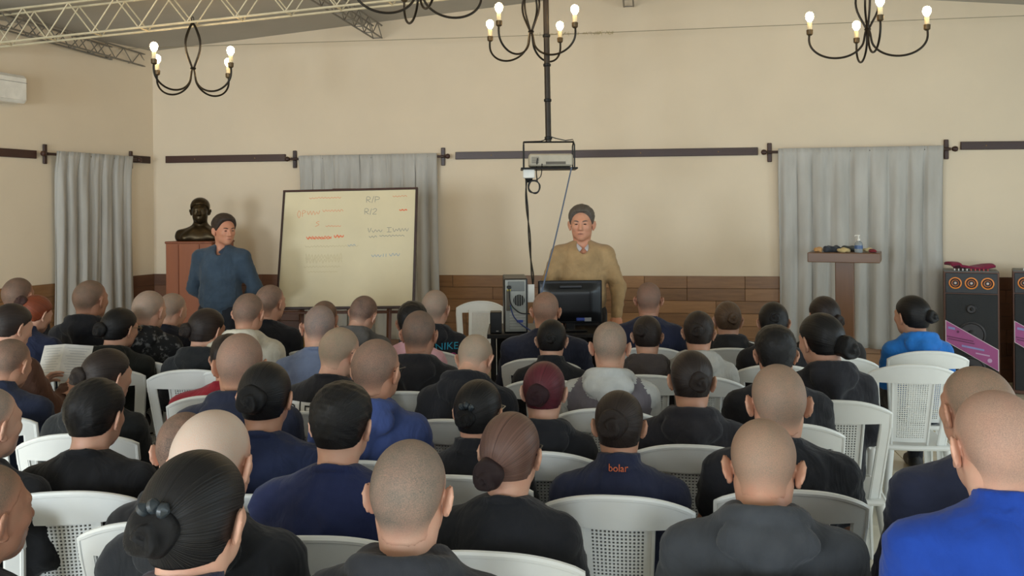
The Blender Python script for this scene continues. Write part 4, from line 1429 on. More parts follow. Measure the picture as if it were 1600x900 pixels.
lump('rolled_cloth', 'yellowish rolled cloth in the middle of the lectern top', 'cloth', -.005, -.10, .052, (196, 172, 120), 3)
lump('cloth_bundle', 'dark patterned cloth bundle behind the gel bottle', 'cloth', .02, .08, .07, (74, 78, 76), 4)
lump('knit_ball', 'dark red cloth at the right end of the lectern top', 'cloth', .24, -.07, .04, (120, 40, 44), 5)
lump('soft_toy_scrap', 'cream cloth right of the gel bottle', 'cloth', .19, -.01, .048, (200, 184, 138), 6)

# ------------------------------------------------------------------ tower loudspeakers
def tower(label, x0, x1, ytop, D, poster_label):
    a_, b_ = unproj(x0, ytop, D), unproj(x1, ytop, D)
    w = b_.x - a_.x
    root = empty('tower_speaker', Vector(((a_.x + b_.x) / 2, D, 0)), -math.atan((a_.x + b_.x) / 2 / D) + .04)
    tag(root, label, 'loudspeaker', 'tall black party speakers by the front wall')
    H = a_.z
    M_CAB = mat('brown_cabinet_wood', (96, 62, 46), .5); M_GR = mat('black_grille', (30, 32, 34), .55, bmp=.4, bscale=300)
    M_TOPB = mat('grey_speaker_top', (96, 98, 96), .5)
    MB().box((0, .19, H / 2), (w, .36, H - .01), bev=.004).build('cabinet', M_CAB, root)
    MB().box((0, .185, H - .004), (w - .006, .36, .012), bev=.003).build('top_panel', M_TOPB, root)
    MB().box((0, .006, H - .115), (w - .03, .02, .19), bev=.004).build('tweeter_panel', mat('dark_panel', (44, 46, 50), .5), root)
    MB().box((0, .006, (H - .22) / 2 + .02), (w - .03, .02, H - .26), bev=.004).build('grille', M_GR, root)
    RX = Matrix.Rotation(math.pi / 2, 3, 'X')
    for k2 in (-1, 0, 1):
        c = (k2 * w * .29, -.005, H - .115)
        t_ = MB().lathe([(.050, 0), (.056, .008), (.046, .010), (.044, .004)], c, 28, RX, cap=False).build('tweeter_ring', mat('orange_ring', (236, 140, 52), .4), root, smooth=True)
        MB().lathe([(.040, 0), (.036, .006)], c, 24, RX).build('tweeter_cone', mat('dark_cone', (50, 36, 34), .5), t_, smooth=True)
        MB().lathe([(.030, .005), (.032, .009), (.026, .006)], c, 24, RX, cap=False).build('inner_ring', mat('amber_ring', (196, 110, 50), .4), t_, smooth=True)
        MB().lathe([(.012, .004), (.010, .014), (.003, .018)], c, 14, RX).build('dome', mat('pale_dome', (220, 205, 200), .3), t_, smooth=True)
    for zc, r_ in ((H - .36, .042), (H - .60, .115), (H - .93, .115)):
        if zc < .1: continue
        MB().lathe([(r_ * 1.0, 0), (r_ * 1.05, .008), (r_ * .92, .012), (r_ * .86, .004)], (0, -.004, zc), 32, RX).build('woofer_rim', mat('dim_chrome', (52, 50, 51), .4, .4), root, smooth=True)
        MB().lathe([(r_ * .84, .002), (r_ * .4, -.002 + .004), (r_ * .3, .010), (.004, .014)], (0, -.004, zc), 28, RX).build('woofer_cone', mat('black_cone', (22, 22, 23), .5), root, smooth=True)
    # slanting magenta banner across the front
    za, zbz = H - .47, H - .47 - .47
    wv = w - .02
    hgt = .205
    def poster(off, inset, col, nm, par):
        P_ = [(-wv / 2 + inset, za - inset * 1.5), (wv / 2 - inset, za - .235 - inset * .6), (wv / 2 - inset, za - .235 - hgt - .06 + inset * 1.5), (-wv / 2 + inset, za - hgt + inset * .6)]
        P_ = [(-wv / 2 + inset, za - inset * 1.2), (wv / 2 - inset, za - .26 - inset * .4), (wv / 2 - inset, za - .26 - hgt + inset * 1.2), (-wv / 2 + inset, za - hgt + inset * .4)]
        vs2 = [Vector((x, off, z)) for x, z in P_] + [Vector((x, off + .003, z)) for x, z in P_]
        return MB().add(vs2, [(3, 2, 1, 0), (4, 5, 6, 7), (0, 1, 5, 4), (1, 2, 6, 5), (2, 3, 7, 6), (3, 0, 4, 7)]).build(nm, col, par)
    pb = poster(-.022, 0, mat('white_banner_edge', (226, 210, 216), .5), 'banner', root)
    poster(-.025, .008, mat('magenta_banner', (170, 84, 142), .5, var=.08, scale=6), 'banner_face', pb)
    M_BT = mat('pale_banner_print', (206, 170, 206), .5); M_BL = mat('blue_banner_print', (150, 150, 205), .5); M_BD = mat('dark_banner_print', (110, 50, 92), .5)
    sl = -.26 / wv
    SH = Matrix(((1, 0, 0), (0, 1, 0), (sl * .3, 0, 1)))
    def bar(x, z, L, h_, m): MB().box((x * wv, -.0265, za + z + sl * (x + .5) * wv), (L * wv, .002, h_), SH).build('banner_print', m, pb)
    bar(-.38, -.045, .13, .022, M_BL); MB().lathe([(.012, 0), (.012, .003)], (-.26 * wv, -.0255, za - .045 + sl * .24 * wv), 14, RX).build('banner_print', M_BD, pb)
    bar(-.22, -.10, .5, .010, M_BD); bar(-.20, -.118, .5, .010, M_BD); bar(.02, -.12, .42, .018, M_BL); bar(.20, -.13, .26, .012, M_BT)
    MB().lathe([(.020, 0), (.020, .003)], (.33 * wv, -.0255, za - .150 + sl * .83 * wv), 16, RX).build('banner_print', M_BT, pb)
    for k2 in range(9):                                   # knobs on the top control strip
        MB().lathe([(.007, 0), (.006, .018), (.003, .02)], ((-.30 + k2 * .075) * w, .03, H + .002), 8).build('control_knob', mat('silver_knob' if k2 < 4 else 'red_knob', (200, 198, 192) if k2 < 4 else (170, 60, 60), .3, .3), root)
    return root, H, w
t1, TH, TW = tower('tall black tower speaker with three orange-ringed tweeters and a magenta banner', 1479, 1556, 424, 8.2, '')
tower('second tower speaker cut off by the right edge of the picture', 1588, 1665, 424, 8.05, '')
# maroon cloth lying on the first speaker
mc = MB().sheet(lambda a, b: ((a - .5) * .43, (b - .5) * .14, .028 + .012 * math.sin(a * 7 + b * 2) + .014 * math.sin(b * 3.1) + (.022 if a < .2 else 0)), 26, 8, .022).build('maroon_cloth', mat_cloth((128, 34, 62)), smooth='all')
mc.location = t1.location + Vector((.055, .13, TH)); mc.rotation_euler = (0, 0, .05)
tag(mc, 'maroon strap folded on top of the tower speaker', 'cloth')
wire = MB().tube(catm([(.0, 0, 0), (.03, -.02, -.10), (.02, -.02, -.3), (.05, .02, -.6), (.03, .05, -1.1)]), .005, 6).build('speaker_cable', M_CABLE, smooth=True)
wire.location = t1.location + Vector((TW / 2 + .03, .25, TH - .03))
tag(wire, 'thin black cable hanging between the two tower speakers', 'cable')

# ------------------------------------------------------------------ wire strung under the roof with a tinsel remnant
pts = [on_wall(60, 79.5, .5), on_wall(200, 76, .5), on_wall(400, 69, .5), on_wall(800, 56.5, .5), on_wall(1140, 43, .5), on_wall(1640, 23, .5)]
w0_ = pts[0]
sw = MB().tube([p - w0_ for p in catm(pts, 4)], .0035, 5).build('strung_wire', mat('thin_wire', (150, 138, 112), .5))
sw.location = w0_
tag(sw, 'thin wire strung across the hall below the ceiling', 'wire')
ga = on_wall(836, 54, .5); gb = on_wall(958, 51, .5)
r_ = random.Random(5)
mb = MB()
for k2 in range(70):
    t = r_.random() ** .8
    c = (gb - ga) * t
    d = Vector((r_.uniform(-1, 1), r_.uniform(-1, 1), r_.uniform(-1, 1))).normalized() * r_.uniform(.012, .03)
    mb.tube([c - d, c + d], .0016, 3)
g = mb.build('tinsel_remnant', mat('faded_gold_tinsel', (170, 154, 96), .35, .5))
g.location = ga
tag(g, 'scrap of gold tinsel on the wire beside the projector pole', 'tinsel', kind='stuff')

# ------------------------------------------------------------------ bronze bust on its wooden pedestal
qb = unproj(313, 376, 9.05)
kb = FPX / 9.05
M_PED = mat_wood('red_brown_pedestal_wood', (112, 58, 34), (146, 82, 48), .38, vscale=(12, 12, 1.0), scale=1.6)
ped = empty('pedestal', Vector((qb.x, qb.y, 0)), math.radians(0) - YAW)
tag(ped, 'tall reddish wooden pedestal under the bronze bust', 'pedestal')
pw = 78 / kb
MB().box((0, 0, qb.z / 2), (pw * .97, pw * .9, qb.z - .02), bev=.006).build('column', M_PED, ped)
MB().box((0, 0, qb.z - .012), (pw, pw * .93, .024), bev=.005).build('cap', M_PED, ped)
for s in (-1, 1):
    MB().box((s * pw * .22, -pw * .45 - .004, qb.z / 2), (.012, .012, qb.z - .06)).build('batten', M_PED, ped)
M_BRZ = mat('dark_bronze', (64, 52, 34), .34, .75, var=.35, scale=14)
HCb = Vc(0, .0, .285)
f = Field(axis((-.26, .26, .010)), axis((-.19, .16, .010)), axis((-.02, .43, .008)))
head_field(f, HCb)
f.cap(HCb + Vc(0, -.03, -.05), (0, -.03, .08), .058, .07, .03)
for s in (-1, 1):
    f.cap((0, -.03, .10), (s * .17, -.03, .045), .06, .06, .05)
    f.cap((s * .05, .04, .10), (s * .13, .06, .03), .03, .035, .03)
    f.ell((s * .175, -.03, .085), (.04, .05, .022), .02)
f.ell((0, -.01, .03), (.20, .11, .09), .05)
f.plane_cut((0, 0, .0), (0, 0, -1))
V, Q = f.nets()
hv, hq, hf, ha = hair_field(HCb, 'short', .009)
bust = empty('bronze_bust', qb, math.pi + math.radians(14))
bust.scale = (1.1, 1.1, 1.08)
tag(bust, 'dark bronze bust of a man on the wooden pedestal', 'bust')
link('head_and_shoulders', np_mesh('head_and_shoulders', V, Q, M_BRZ), bust)
link('sculpted_hair', np_mesh('sculpted_hair', hv, hq, M_BRZ), bust)

# ------------------------------------------------------------------ white moulded plastic chairs
M_PLAS = mat('white_moulded_plastic', (233, 233, 228), .38, var=.03, scale=6)
def chair_parts():
    """faces +Y, feet on z=0; returns list of (name, mesh)"""
    out = []
    def back(u, v):                                   # across, up the back 0...42
        return Vector((u, -.195 - .105 * (v / .42) + .050 * (u / .24) ** 2, .43 + v))
    ow = lambda v: .190 + .036 * min(1, v / .36)      # half width of the back
    def v_top(u): return .472 - .055 * (abs(u) / .226) ** 2.4
    mb = MB()
    def rail_(a, b):
        u = (a - .5) * 2 * .226
        return back(u, .372 + b * (v_top(u) - .372))
    mb.sheet(rail_, 28, 4, .014)
    rim = [back(-.226, .35)] + [back((a - .5) * .452, v_top((a - .5) * .452)) for a in np.linspace(0, 1, 25)] + [back(.226, .35)]
    mb.tube(rim, .0105, 8)
    out.append(('top_rail', mb.mesh('top_rail', M_PLAS, smooth=True)))
    for s in (-1, 1):
        mb = MB()
        mb.sheet(lambda a, b: back(s * (ow(b * .38) - .042 * a), b * .385 - .01), 4, 12, .014)
        mb.tube([back(s * ow(v), v) for v in np.linspace(-.02, .385, 10)], .010, 8)
        mb.tube([back(s * (ow(v) - .042), v) for v in np.linspace(-.02, .385, 10)], .006, 6)
        out.append(('side_post', mb.mesh('side_post', M_PLAS, smooth=True)))
    # perforated splat: a real grid of square holes
    nc, nr, pitch, hole = 13, 28, .0128, .0066
    us_, vs2 = [-.108], [.022]
    u0, v0 = -nc * pitch / 2, .045
    for i in range(nc):
        us_ += [u0 + i * pitch + (pitch - hole) / 2, u0 + i * pitch + (pitch + hole) / 2]
    us_.append(.108)
    for j in range(nr):
        vs2 += [v0 + j * pitch * .95 + (pitch - hole) / 2, v0 + j * pitch * .95 + (pitch + hole) / 2]
    vs2.append(.400)
    th = .008
    mb = MB(); idx = {}
    V_, F_ = [], []
    for i, u in enumerate(us_):
        for j, v in enumerate(vs2):
            taper = 1 - .12 * (1 - v / .35)
            p = back(u * taper, v)
            idx[i, j] = len(V_); V_.append(p + Vector((0, .014, 0))); V_.append(p + Vector((0, .014 + th, 0)))
    solid = lambda i, j: 0 <= i < len(us_) - 1 and 0 <= j < len(vs2) - 1 and not (i % 2 == 1 and j % 2 == 1)
    for i in range(len(us_) - 1):
        for j in range(len(vs2) - 1):
            a, b, c, d = idx[i, j], idx[i + 1, j], idx[i + 1, j + 1], idx[i, j + 1]
            if solid(i, j):
                F_ += [(a, b, c, d), (a + 1, d + 1, c + 1, b + 1)]
                for (ni, nj, p, q) in ((i - 1, j, d, a), (i + 1, j, b, c), (i, j - 1, a, b), (i, j + 1, c, d)):
                    if not solid(ni, nj): F_.append((p, p + 1, q + 1, q))
    mb.add(V_, F_)
    for s in (-1, 1):
        mb.tube([back(s * .108 * (1 - .12 * (1 - v / .35)), v) + Vector((0, .012, 0)) for v in np.linspace(.0, .400, 10)], .007, 6)
    out.append(('perforated_splat', mb.mesh('perforated_splat', M_PLAS)))
    mb = MB()
    mb.sheet(lambda a, b: ((a - .5) * (.42 + .03 * b), -.215 + b * .44, .432 - .012 * math.sin(math.pi * a) * math.sin(math.pi * min(1, b * 1.1)) - .02 * max(0, b - .85) / .15), 12, 12, .012)
    for s in (-1, 1):
        mb.tube([(s * .212, -.22, .425), (s * .225, .0, .424), (s * .226, .20, .420)], .014, 8)
    mb.tube([(-.226, .21, .418), (-.12, .228, .412), (.12, .228, .412), (.226, .21, .418)], .014, 8)
    mb.tube([(-.20, -.215, .43), (0, -.235, .43), (.20, -.215, .43)], .014, 8)
    out.append(('seat', mb.mesh('seat', M_PLAS, smooth=True)))
    for s in (-1, 1):
        for (ya, yb, xa, xb) in ((-.205, -.275, .195, .245), (.195, .235, .205, .232)):
            mb = MB()
            mb.sheet(lambda a, b: (s * (xa + (xb - xa) * b + (.022 - .008 * b) * math.cos(a * math.pi) * 1.0), ya + (yb - ya) * b + (.030 - .012 * b) * (math.sin(a * math.pi) - .5) * (1 if ya > 0 else -1), .43 * (1 - b)), 8, 8, .011)
            out.append(('leg', mb.mesh('leg', M_PLAS, smooth=True)))
    return out
CHAIR = chair_parts()
def place_chair(loc, rz, label, group='white moulded plastic chairs'):
    c = empty('plastic_chair', loc, rz)
    tag(c, label, 'chair', group)
    for nm, me in CHAIR:
        link(nm, me, c)
    return c

# ------------------------------------------------------------------ audience
BLK, NVY, CHAR = (31, 31, 35), (36, 42, 66), (58, 60, 63)
S1, S2, S3 = (203, 159, 134), (188, 142, 115), (173, 128, 103)     # skin tones
G1, G2, G3 = (98, 88, 77), (74, 65, 57), (120, 106, 92)         # cropped hair tones
HB, HD, HBR = (20, 18, 18), (40, 31, 27), (84, 58, 46)             # combed hair
# x, y of the head top, px per metre, head width px, who, rest of the label, settings
A = []
def person(x, y, ppm, w, who, more, **k): A.append((x, y, ppm, w, who, more, k))
# front rows, far from the camera
person(28, 433, 222, 41, 'shaven man at the far left, beside the left curtain', '', skin=S3, top='sweatshirt', topc=BLK, hair='buzz', hairc=G2, hy=12)
person(54, 459, 262, 38, 'red-haired woman with a high bun and navy jacket', 'head bowed to the right', skin=S1, top='fleece', topc=NVY, hair='bun', hairc=(120, 58, 34), bunc=(58, 34, 30), bun=(-.02, -.115, .055, .040), hy=28, hp=18)
person(140, 437, 240, 41, 'crop-haired man in a black hoodie in front of the left curtain', '', skin=S3, top='hoodie', topc=BLK, hair='buzz', hairc=(84, 70, 58), amt=.9, hy=22)
person(18, 472, 306, 50, 'dark-haired woman in a brown jumper reading a leaflet', '', pose='read', skin=S1, top='sweatshirt', topc=(98, 68, 54), hair='bun', hairc=HD, bun=(-.03, -.12, -.01, .042), hy=16, hp=14, face=0)
person(186, 479, 265, 46, 'woman with glasses, a low bun and a padded black coat', '', skin=S1, top='hoodie', topc=(34, 37, 35), hair='bun', hairc=HB, bun=(-.02, -.125, -.005, .042), hy=30, hp=6, glasses=(150, 130, 100), wf=1.12, df=1.15)
person(232, 453, 252, 42, 'crop-haired man in a black and grey mottled top', '', skin=S1, top='hoodie', topc='camo', hair='buzz', hairc=G3, hy=20, hp=8)
person(268, 457, 235, 36, 'crop-haired man in a dark navy top beside the pedestal', '', skin=S1, top='sweatshirt', topc=(34, 36, 46), hair='buzz', hairc=G3, hy=24, hp=14)
person(322, 480, 268, 48, 'dark-haired woman in black below the standing grey-blue man', '', skin=S1, top='hoodie', topc=(38, 40, 42), hair='bun', hairc=HD, bun=(-.04, -.115, -.005, .040), hy=30, hp=8, trc=NVY)
person(388, 457, 268, 42, 'crop-haired man in a cream hoodie', '', skin=S2, top='hoodie', topc=(206, 198, 180), hair='buzz', hairc=G2, hy=10, hp=6)
person(421, 444, 245, 38, 'crop-haired man in black just left of the whiteboard', '', skin=S2, top='sweatshirt', topc=BLK, hair='buzz', hairc=G2, hy=26)
person(507, 469, 238, 37, 'crop-haired man in a maroon jacket with a yellow hood', '', skin=S2, top='hoodie', topc=(112, 42, 48), panel=('hood', (206, 158, 62)), hair='buzz', hairc=G2, hy=8)
person(567, 461, 240, 38, 'short-haired man in a grey-brown hoodie under the whiteboard', 'head bent to the right', skin=S1, top='hoodie', topc=(92, 88, 84), hair='buzz', hairc=(62, 52, 46), amt=.95, hy=16, hp=20, hr=8)
person(645, 471, 275, 44, 'black-haired man in a pink shirt', '', skin=S2, top='tee', topc=(214, 164, 170), hair='short', hairc=HB, hy=-4, hp=6, wf=.86)
person(680, 452, 240, 39, 'crop-haired man in a black hoodie with blue and pink lettering', '', skin=S1, top='hoodie', topc=(40, 40, 44), hair='buzz', hairc=G3, hy=6, text='nike')
person(853, 455, 255, 39.5, 'shaven broad man in dark navy in front of the monitor', '', skin=S2, top='sweatshirt', topc=(38, 40, 54), hair='buzz', hairc=G2, amt=.6, wf=1.2)
person(1013, 440, 238, 37, 'tanned crop-haired man in navy right of the monitor', '', skin=S3, top='sweatshirt', topc=(36, 40, 62), hair='buzz', hairc=(92, 72, 62), hy=6, wf=1.05)
person(862, 497, 288, 42, 'woman with slicked black hair behind the broad navy man', '', skin=S1, top='fleece', topc=BLK, hair='bun', hairc=HB, bun=(0, -.112, .01, .034), hp=8)
person(1011, 491, 282, 43, 'dark-haired woman in a grey-brown top right of centre', '', skin=S1, top='hoodie', topc=(74, 66, 64), hair='bun', hairc=HD, bun=(-.03, -.105, .03, .040), hp=6)
person(1091, 484, 285, 46, 'long-necked woman with a round bun and a pale grey hoodie', '', skin=S2, top='hoodie', topc=(176, 172, 164), hair='bun', hairc=HD, bun=(0, -.120, .015, .040), hy=6, hp=4)
person(1137, 469, 240, 40, 'brown-haired woman with a bun in a black jacket', '', skin=S1, top='hoodie', topc=(42, 42, 44), hair='bun', hairc=(86, 66, 50), bun=(.025, -.115, .01, .040), hp=4)
person(1137, 474, 212, 36, 'bowed person in navy hidden behind the brown-haired woman', '', skin=S2, top='hoodie', topc=(34, 40, 62), hair='short', hairc=HB, hp=20, wf=1.3)
person(1208, 470, 268, 44, 'woman with smooth black hair in a black top near the lectern', '', skin=S2, top='sweatshirt', topc=BLK, hair='bun', hairc=HB, bun=(0, -.105, .03, .036), hp=4)
person(1288, 461, 255, 43, 'dark brown-haired person in front of the lectern post', '', skin=S2, top='sweatshirt', topc=(40, 36, 35), hair='bun', hairc=HD, bun=(.035, -.115, -.03, .036), hy=-14, hp=6)
person(1284, 487, 325, 60, 'woman with a big low bun looking left, black jacket', '', skin=S1, top='hoodie', topc=(42, 42, 47), hair='bun', hairc=HB, bun=(.035, -.125, -.035, .052), hy=-30, hp=8)
person(1426, 460, 248, 45, 'woman in a bright blue hoodie looking left', '', skin=S2, top='hoodie', topc=(40, 116, 196), hair='bun', hairc=HB, bun=(.03, -.120, .005, .040), hy=-26)
# middle rows
person(14, 528, 335, 52, 'crop-haired man in a navy collared top, left edge', '', skin=S2, top='fleece', topc=(36, 42, 62), hair='buzz', hairc=G2, hy=16, hp=12)
person(500, 476, 297, 47, 'crop-haired man in a dusty blue shirt', '', skin=S1, top='tee', topc=(108, 118, 142), hair='buzz', hairc=(88, 83, 80), hy=-12, hp=10, hr=6)
person(358, 522, 310, 50, 'dark-haired person in a red jacket, half hidden', '', skin=S2, top='sweatshirt', topc=(142, 32, 44), hair='short', hairc=HD, hy=0, wf=1.25)
person(529, 510, 335, 53, 'fair crop-haired man in a black top with a white printed logo', '', skin=S1, top='sweatshirt', topc=(36, 34, 36), hair='buzz', hairc=(122, 108, 88), hy=24, hp=14, glasses=True, text='logo')
person(655, 484, 306, 49, 'dark crop-haired man in black just behind the pink shirt', '', skin=S3, top='hoodie', topc=(36, 34, 36), hair='buzz', hairc=(76, 66, 58), amt=.9, hy=4)
person(742, 521, 340, 50, 'bowed shaven man in a black hoodie', '', skin=S1, top='hoodie', topc=BLK, hair='buzz', hairc=(128, 116, 98), hy=10, hp=26, lean=8)
person(953, 501, 335, 52, 'crop-haired man in a two-tone grey hooded raglan', '', skin=S1, top='hoodie', topc=(112, 106, 112), panel=('raglan', (190, 190, 186)), hair='buzz', hairc=(102, 93, 80), hp=6)
person(1211, 508, 360, 59, 'black-haired man in a dark grey jumper right of centre', '', skin=S2, top='sweatshirt', topc=(36, 36, 40), hair='short', hairc=HB, hp=4)
person(167, 542, 368, 60, 'brown-haired woman in profile to the right with a black jacket', '', skin=S1, top='hoodie', topc=(38, 40, 41), hair='bun', hairc=HD, bun=(-.03, -.12, .0, .042), hy=34, hp=6)
person(376, 519, 385, 67, 'broad shaven man in a navy hoodie', '', skin=S2, top='hoodie', topc=(40, 44, 62), hair='buzz', hairc=(112, 90, 78), amt=.72, hy=0, hp=4, wf=1.1)
person(586, 528, 412, 66, 'crop-haired man in a blue hoodie with glasses', '', skin=S2, top='hoodie', topc=(66, 82, 134), hair='buzz', hairc=(90, 74, 64), hy=18, hp=4, glasses=True)
person(850, 562, 400, 64, 'woman with wine-red hair and a bun in a black hoodie', '', skin=S1, top='hoodie', topc=BLK, hair='bun', hairc=(84, 32, 40), bunc=(48, 24, 28), bun=(-.01, -.120, -.005, .046), hy=4, hp=4)
person(1080, 545, 392, 64, 'woman with curly dark hair and a dark hoodie', '', skin=S2, top='hoodie', topc=(42, 40, 44), hair='bun', hairc=HD, bun=(.035, -.110, .0, .042), hy=6, hp=6, wf=1.1)
person(415, 562, 462, 76, 'black-haired woman in navy behind the broad shaven man', '', skin=S2, top='sweatshirt', topc=(34, 42, 70), hair='bun', hairc=HB, bun=(-.01, -.115, .01, .050), hy=4, wf=1.1)
person(148, 592, 455, 76, 'short-haired young man in a black jumper on the left', '', skin=S1, top='sweatshirt', topc=(28, 28, 30), hair='short', hairc=HB, hy=16, hp=4)
person(747, 590, 437, 70, 'woman with a hair clip and a black fleece in the centre', '', skin=S2, top='fleece', topc=BLK, hair='bun', hairc=HB, bun=(-.01, -.115, .0, .038), hy=10, glasses=(170, 160, 140), clip=True)
person(967, 607, 468, 74, 'dark-haired woman in a navy fleece with orange collar lettering', '', skin=S2, top='fleece', topc=(38, 42, 64), hair='bun', hairc=HD, bun=(-.02, -.112, .02, .052), hp=2, text='bolar', wf=1.08)
person(1215, 567, 462, 80, 'shaven man in a black T-shirt with a bare arm', '', skin=S2, top='tee', topc=BLK, hair='buzz', hairc=(112, 94, 78), amt=.8, wf=1.12)
# near rows
person(-24, 603, 490, 78, 'grey crop-haired man in black, cut by the left edge', '', skin=S1, top='hoodie', topc=(34, 34, 36), hair='buzz', hairc=(104, 98, 88), hy=26)
person(290, 642, 500, 78, 'short-haired man mostly hidden by the very bald man', '', skin=S1, top='hoodie', topc=(32, 31, 32), hair='buzz', hairc=(70, 58, 50), amt=.9, hy=-6)
person(533, 597, 522, 87, 'black-haired person in a plain navy sweatshirt, near middle', '', skin=S1, top='sweatshirt', topc=(34, 42, 78), hair='short', hairc=HB, hy=10, hp=4, wf=1.1)
person(797, 640, 548, 88, 'brown-haired woman with a smooth bun and black sweatshirt', '', skin=S1, top='sweatshirt', topc=(30, 31, 35), hair='bun', hairc=(98, 72, 62), bunc=(46, 32, 32), bun=(-.032, -.115, -.04, .046), hy=8, hp=2, glasses=True)
person(1190, 652, 580, 98, 'shaven man with bowed head in a large charcoal hoodie', '', skin=S2, top='hoodie', topc=(60, 62, 65), hair='buzz', hairc=(128, 104, 86), amt=.75, hy=8, hp=22, lean=2, wf=1.14)
person(1528, 570, 560, 92, 'shaven man in a dark navy jacket behind the royal blue fleece', '', skin=S2, top='fleece', topc=(38, 42, 60), hair='buzz', hairc=(106, 90, 74), amt=.8, hy=-16, wf=1.1)
person(331, 638, 650, 108, 'very bald pale-headed man in a black hoodie', '', skin=S1, top='hoodie', topc=(31, 32, 34), hair='buzz', hairc=(186, 160, 142), amt=.8, hy=10, hp=4, wf=1.05)
person(640, 684, 725, 112, 'nearest crop-haired man with prominent ears', '', skin=S1, top='hoodie', topc=(46, 47, 51), hair='buzz', hairc=(92, 84, 74), amt=.9, hy=2)
person(-30, 722, 690, 108, 'man at the bottom left corner cut by the edge', '', skin=S3, top='sweatshirt', topc=(34, 35, 37), hair='buzz', hairc=(96, 82, 68), hy=30)
person(303, 699, 860, 142, 'nearest woman, slick black hair in a large bun', '', skin=S1, top='fleece', topc=(40, 42, 66), hair='bun', hairc=HB, bun=(-.014, -.120, .012, .046), hy=16, clip=True)
person(1556, 607, 690, 117, 'shaven man in a royal blue fleece at the right edge', '', skin=S1, top='fleece', topc=(24, 60, 144), hair='buzz', hairc=(140, 108, 92), amt=.7, hy=-4, wf=1.12)

def sel_hood(c, J):
    p = c - J['nb']
    e = ((p - Vc(0, -.100, -.024)) / Vc(.120, .042, .066)) ** 2
    tip = (p[:, 1] < -.128) & (p[:, 2] < .03) & (p[:, 2] > -.155) & (np.abs(p[:, 0]) < .066 + .44 * np.minimum(0, p[:, 2] + .045))
    ring = np.abs(np.hypot(p[:, 0], p[:, 1] + .014) - .092) < .034
    return (e.sum(1) < 1.12) & (p[:, 1] < -.06) | tip | (ring & (p[:, 2] > .42 * -p[:, 1] - .035) & (p[:, 2] > -.028))
def sel_raglan(c, J):
    nb = J['nb']
    d = np.abs(c[:, 0]) - (.132 + .75 * np.clip(nb[2] + .01 - c[:, 2], 0, .085))
    return sel_hood(c, J) | (d > 0)
PANELS = {'hood': sel_hood, 'raglan': sel_raglan}
def decal(garment, mb_or_me, place, material, name, off=.006):
    """lay a flat print onto the back of a garment: (x, z) print -> garment surface hit from behind"""
    g = garment.data
    bvh = BVHTree.FromPolygons([v.co for v in g.vertices], [tuple(p.vertices) for p in g.polygons])
    me = mb_or_me
    for v in me.vertices:
        x, z = place(v.co.x, v.co.y)
        h = bvh.ray_cast(Vector((x, -.6, z)), Vector((0, 1, 0)))
        v.co = (h[0] + Vector((0, -off, 0))) if h[0] is not None else Vector((x, -.15, z))
    me.materials.clear(); me.materials.append(material)
    return link(name, me, garment)
def quad_grid(w, h, n=10, m=6):
    me = bpy.data.meshes.new('print')
    me.from_pydata([((i / n - .5) * w, (j / m - .5) * h, 0) for j in range(m + 1) for i in range(n + 1)], [], [(j * (n + 1) + i, j * (n + 1) + i + 1, (j + 1) * (n + 1) + i + 1, (j + 1) * (n + 1) + i) for j in range(m) for i in range(n)])
    return me

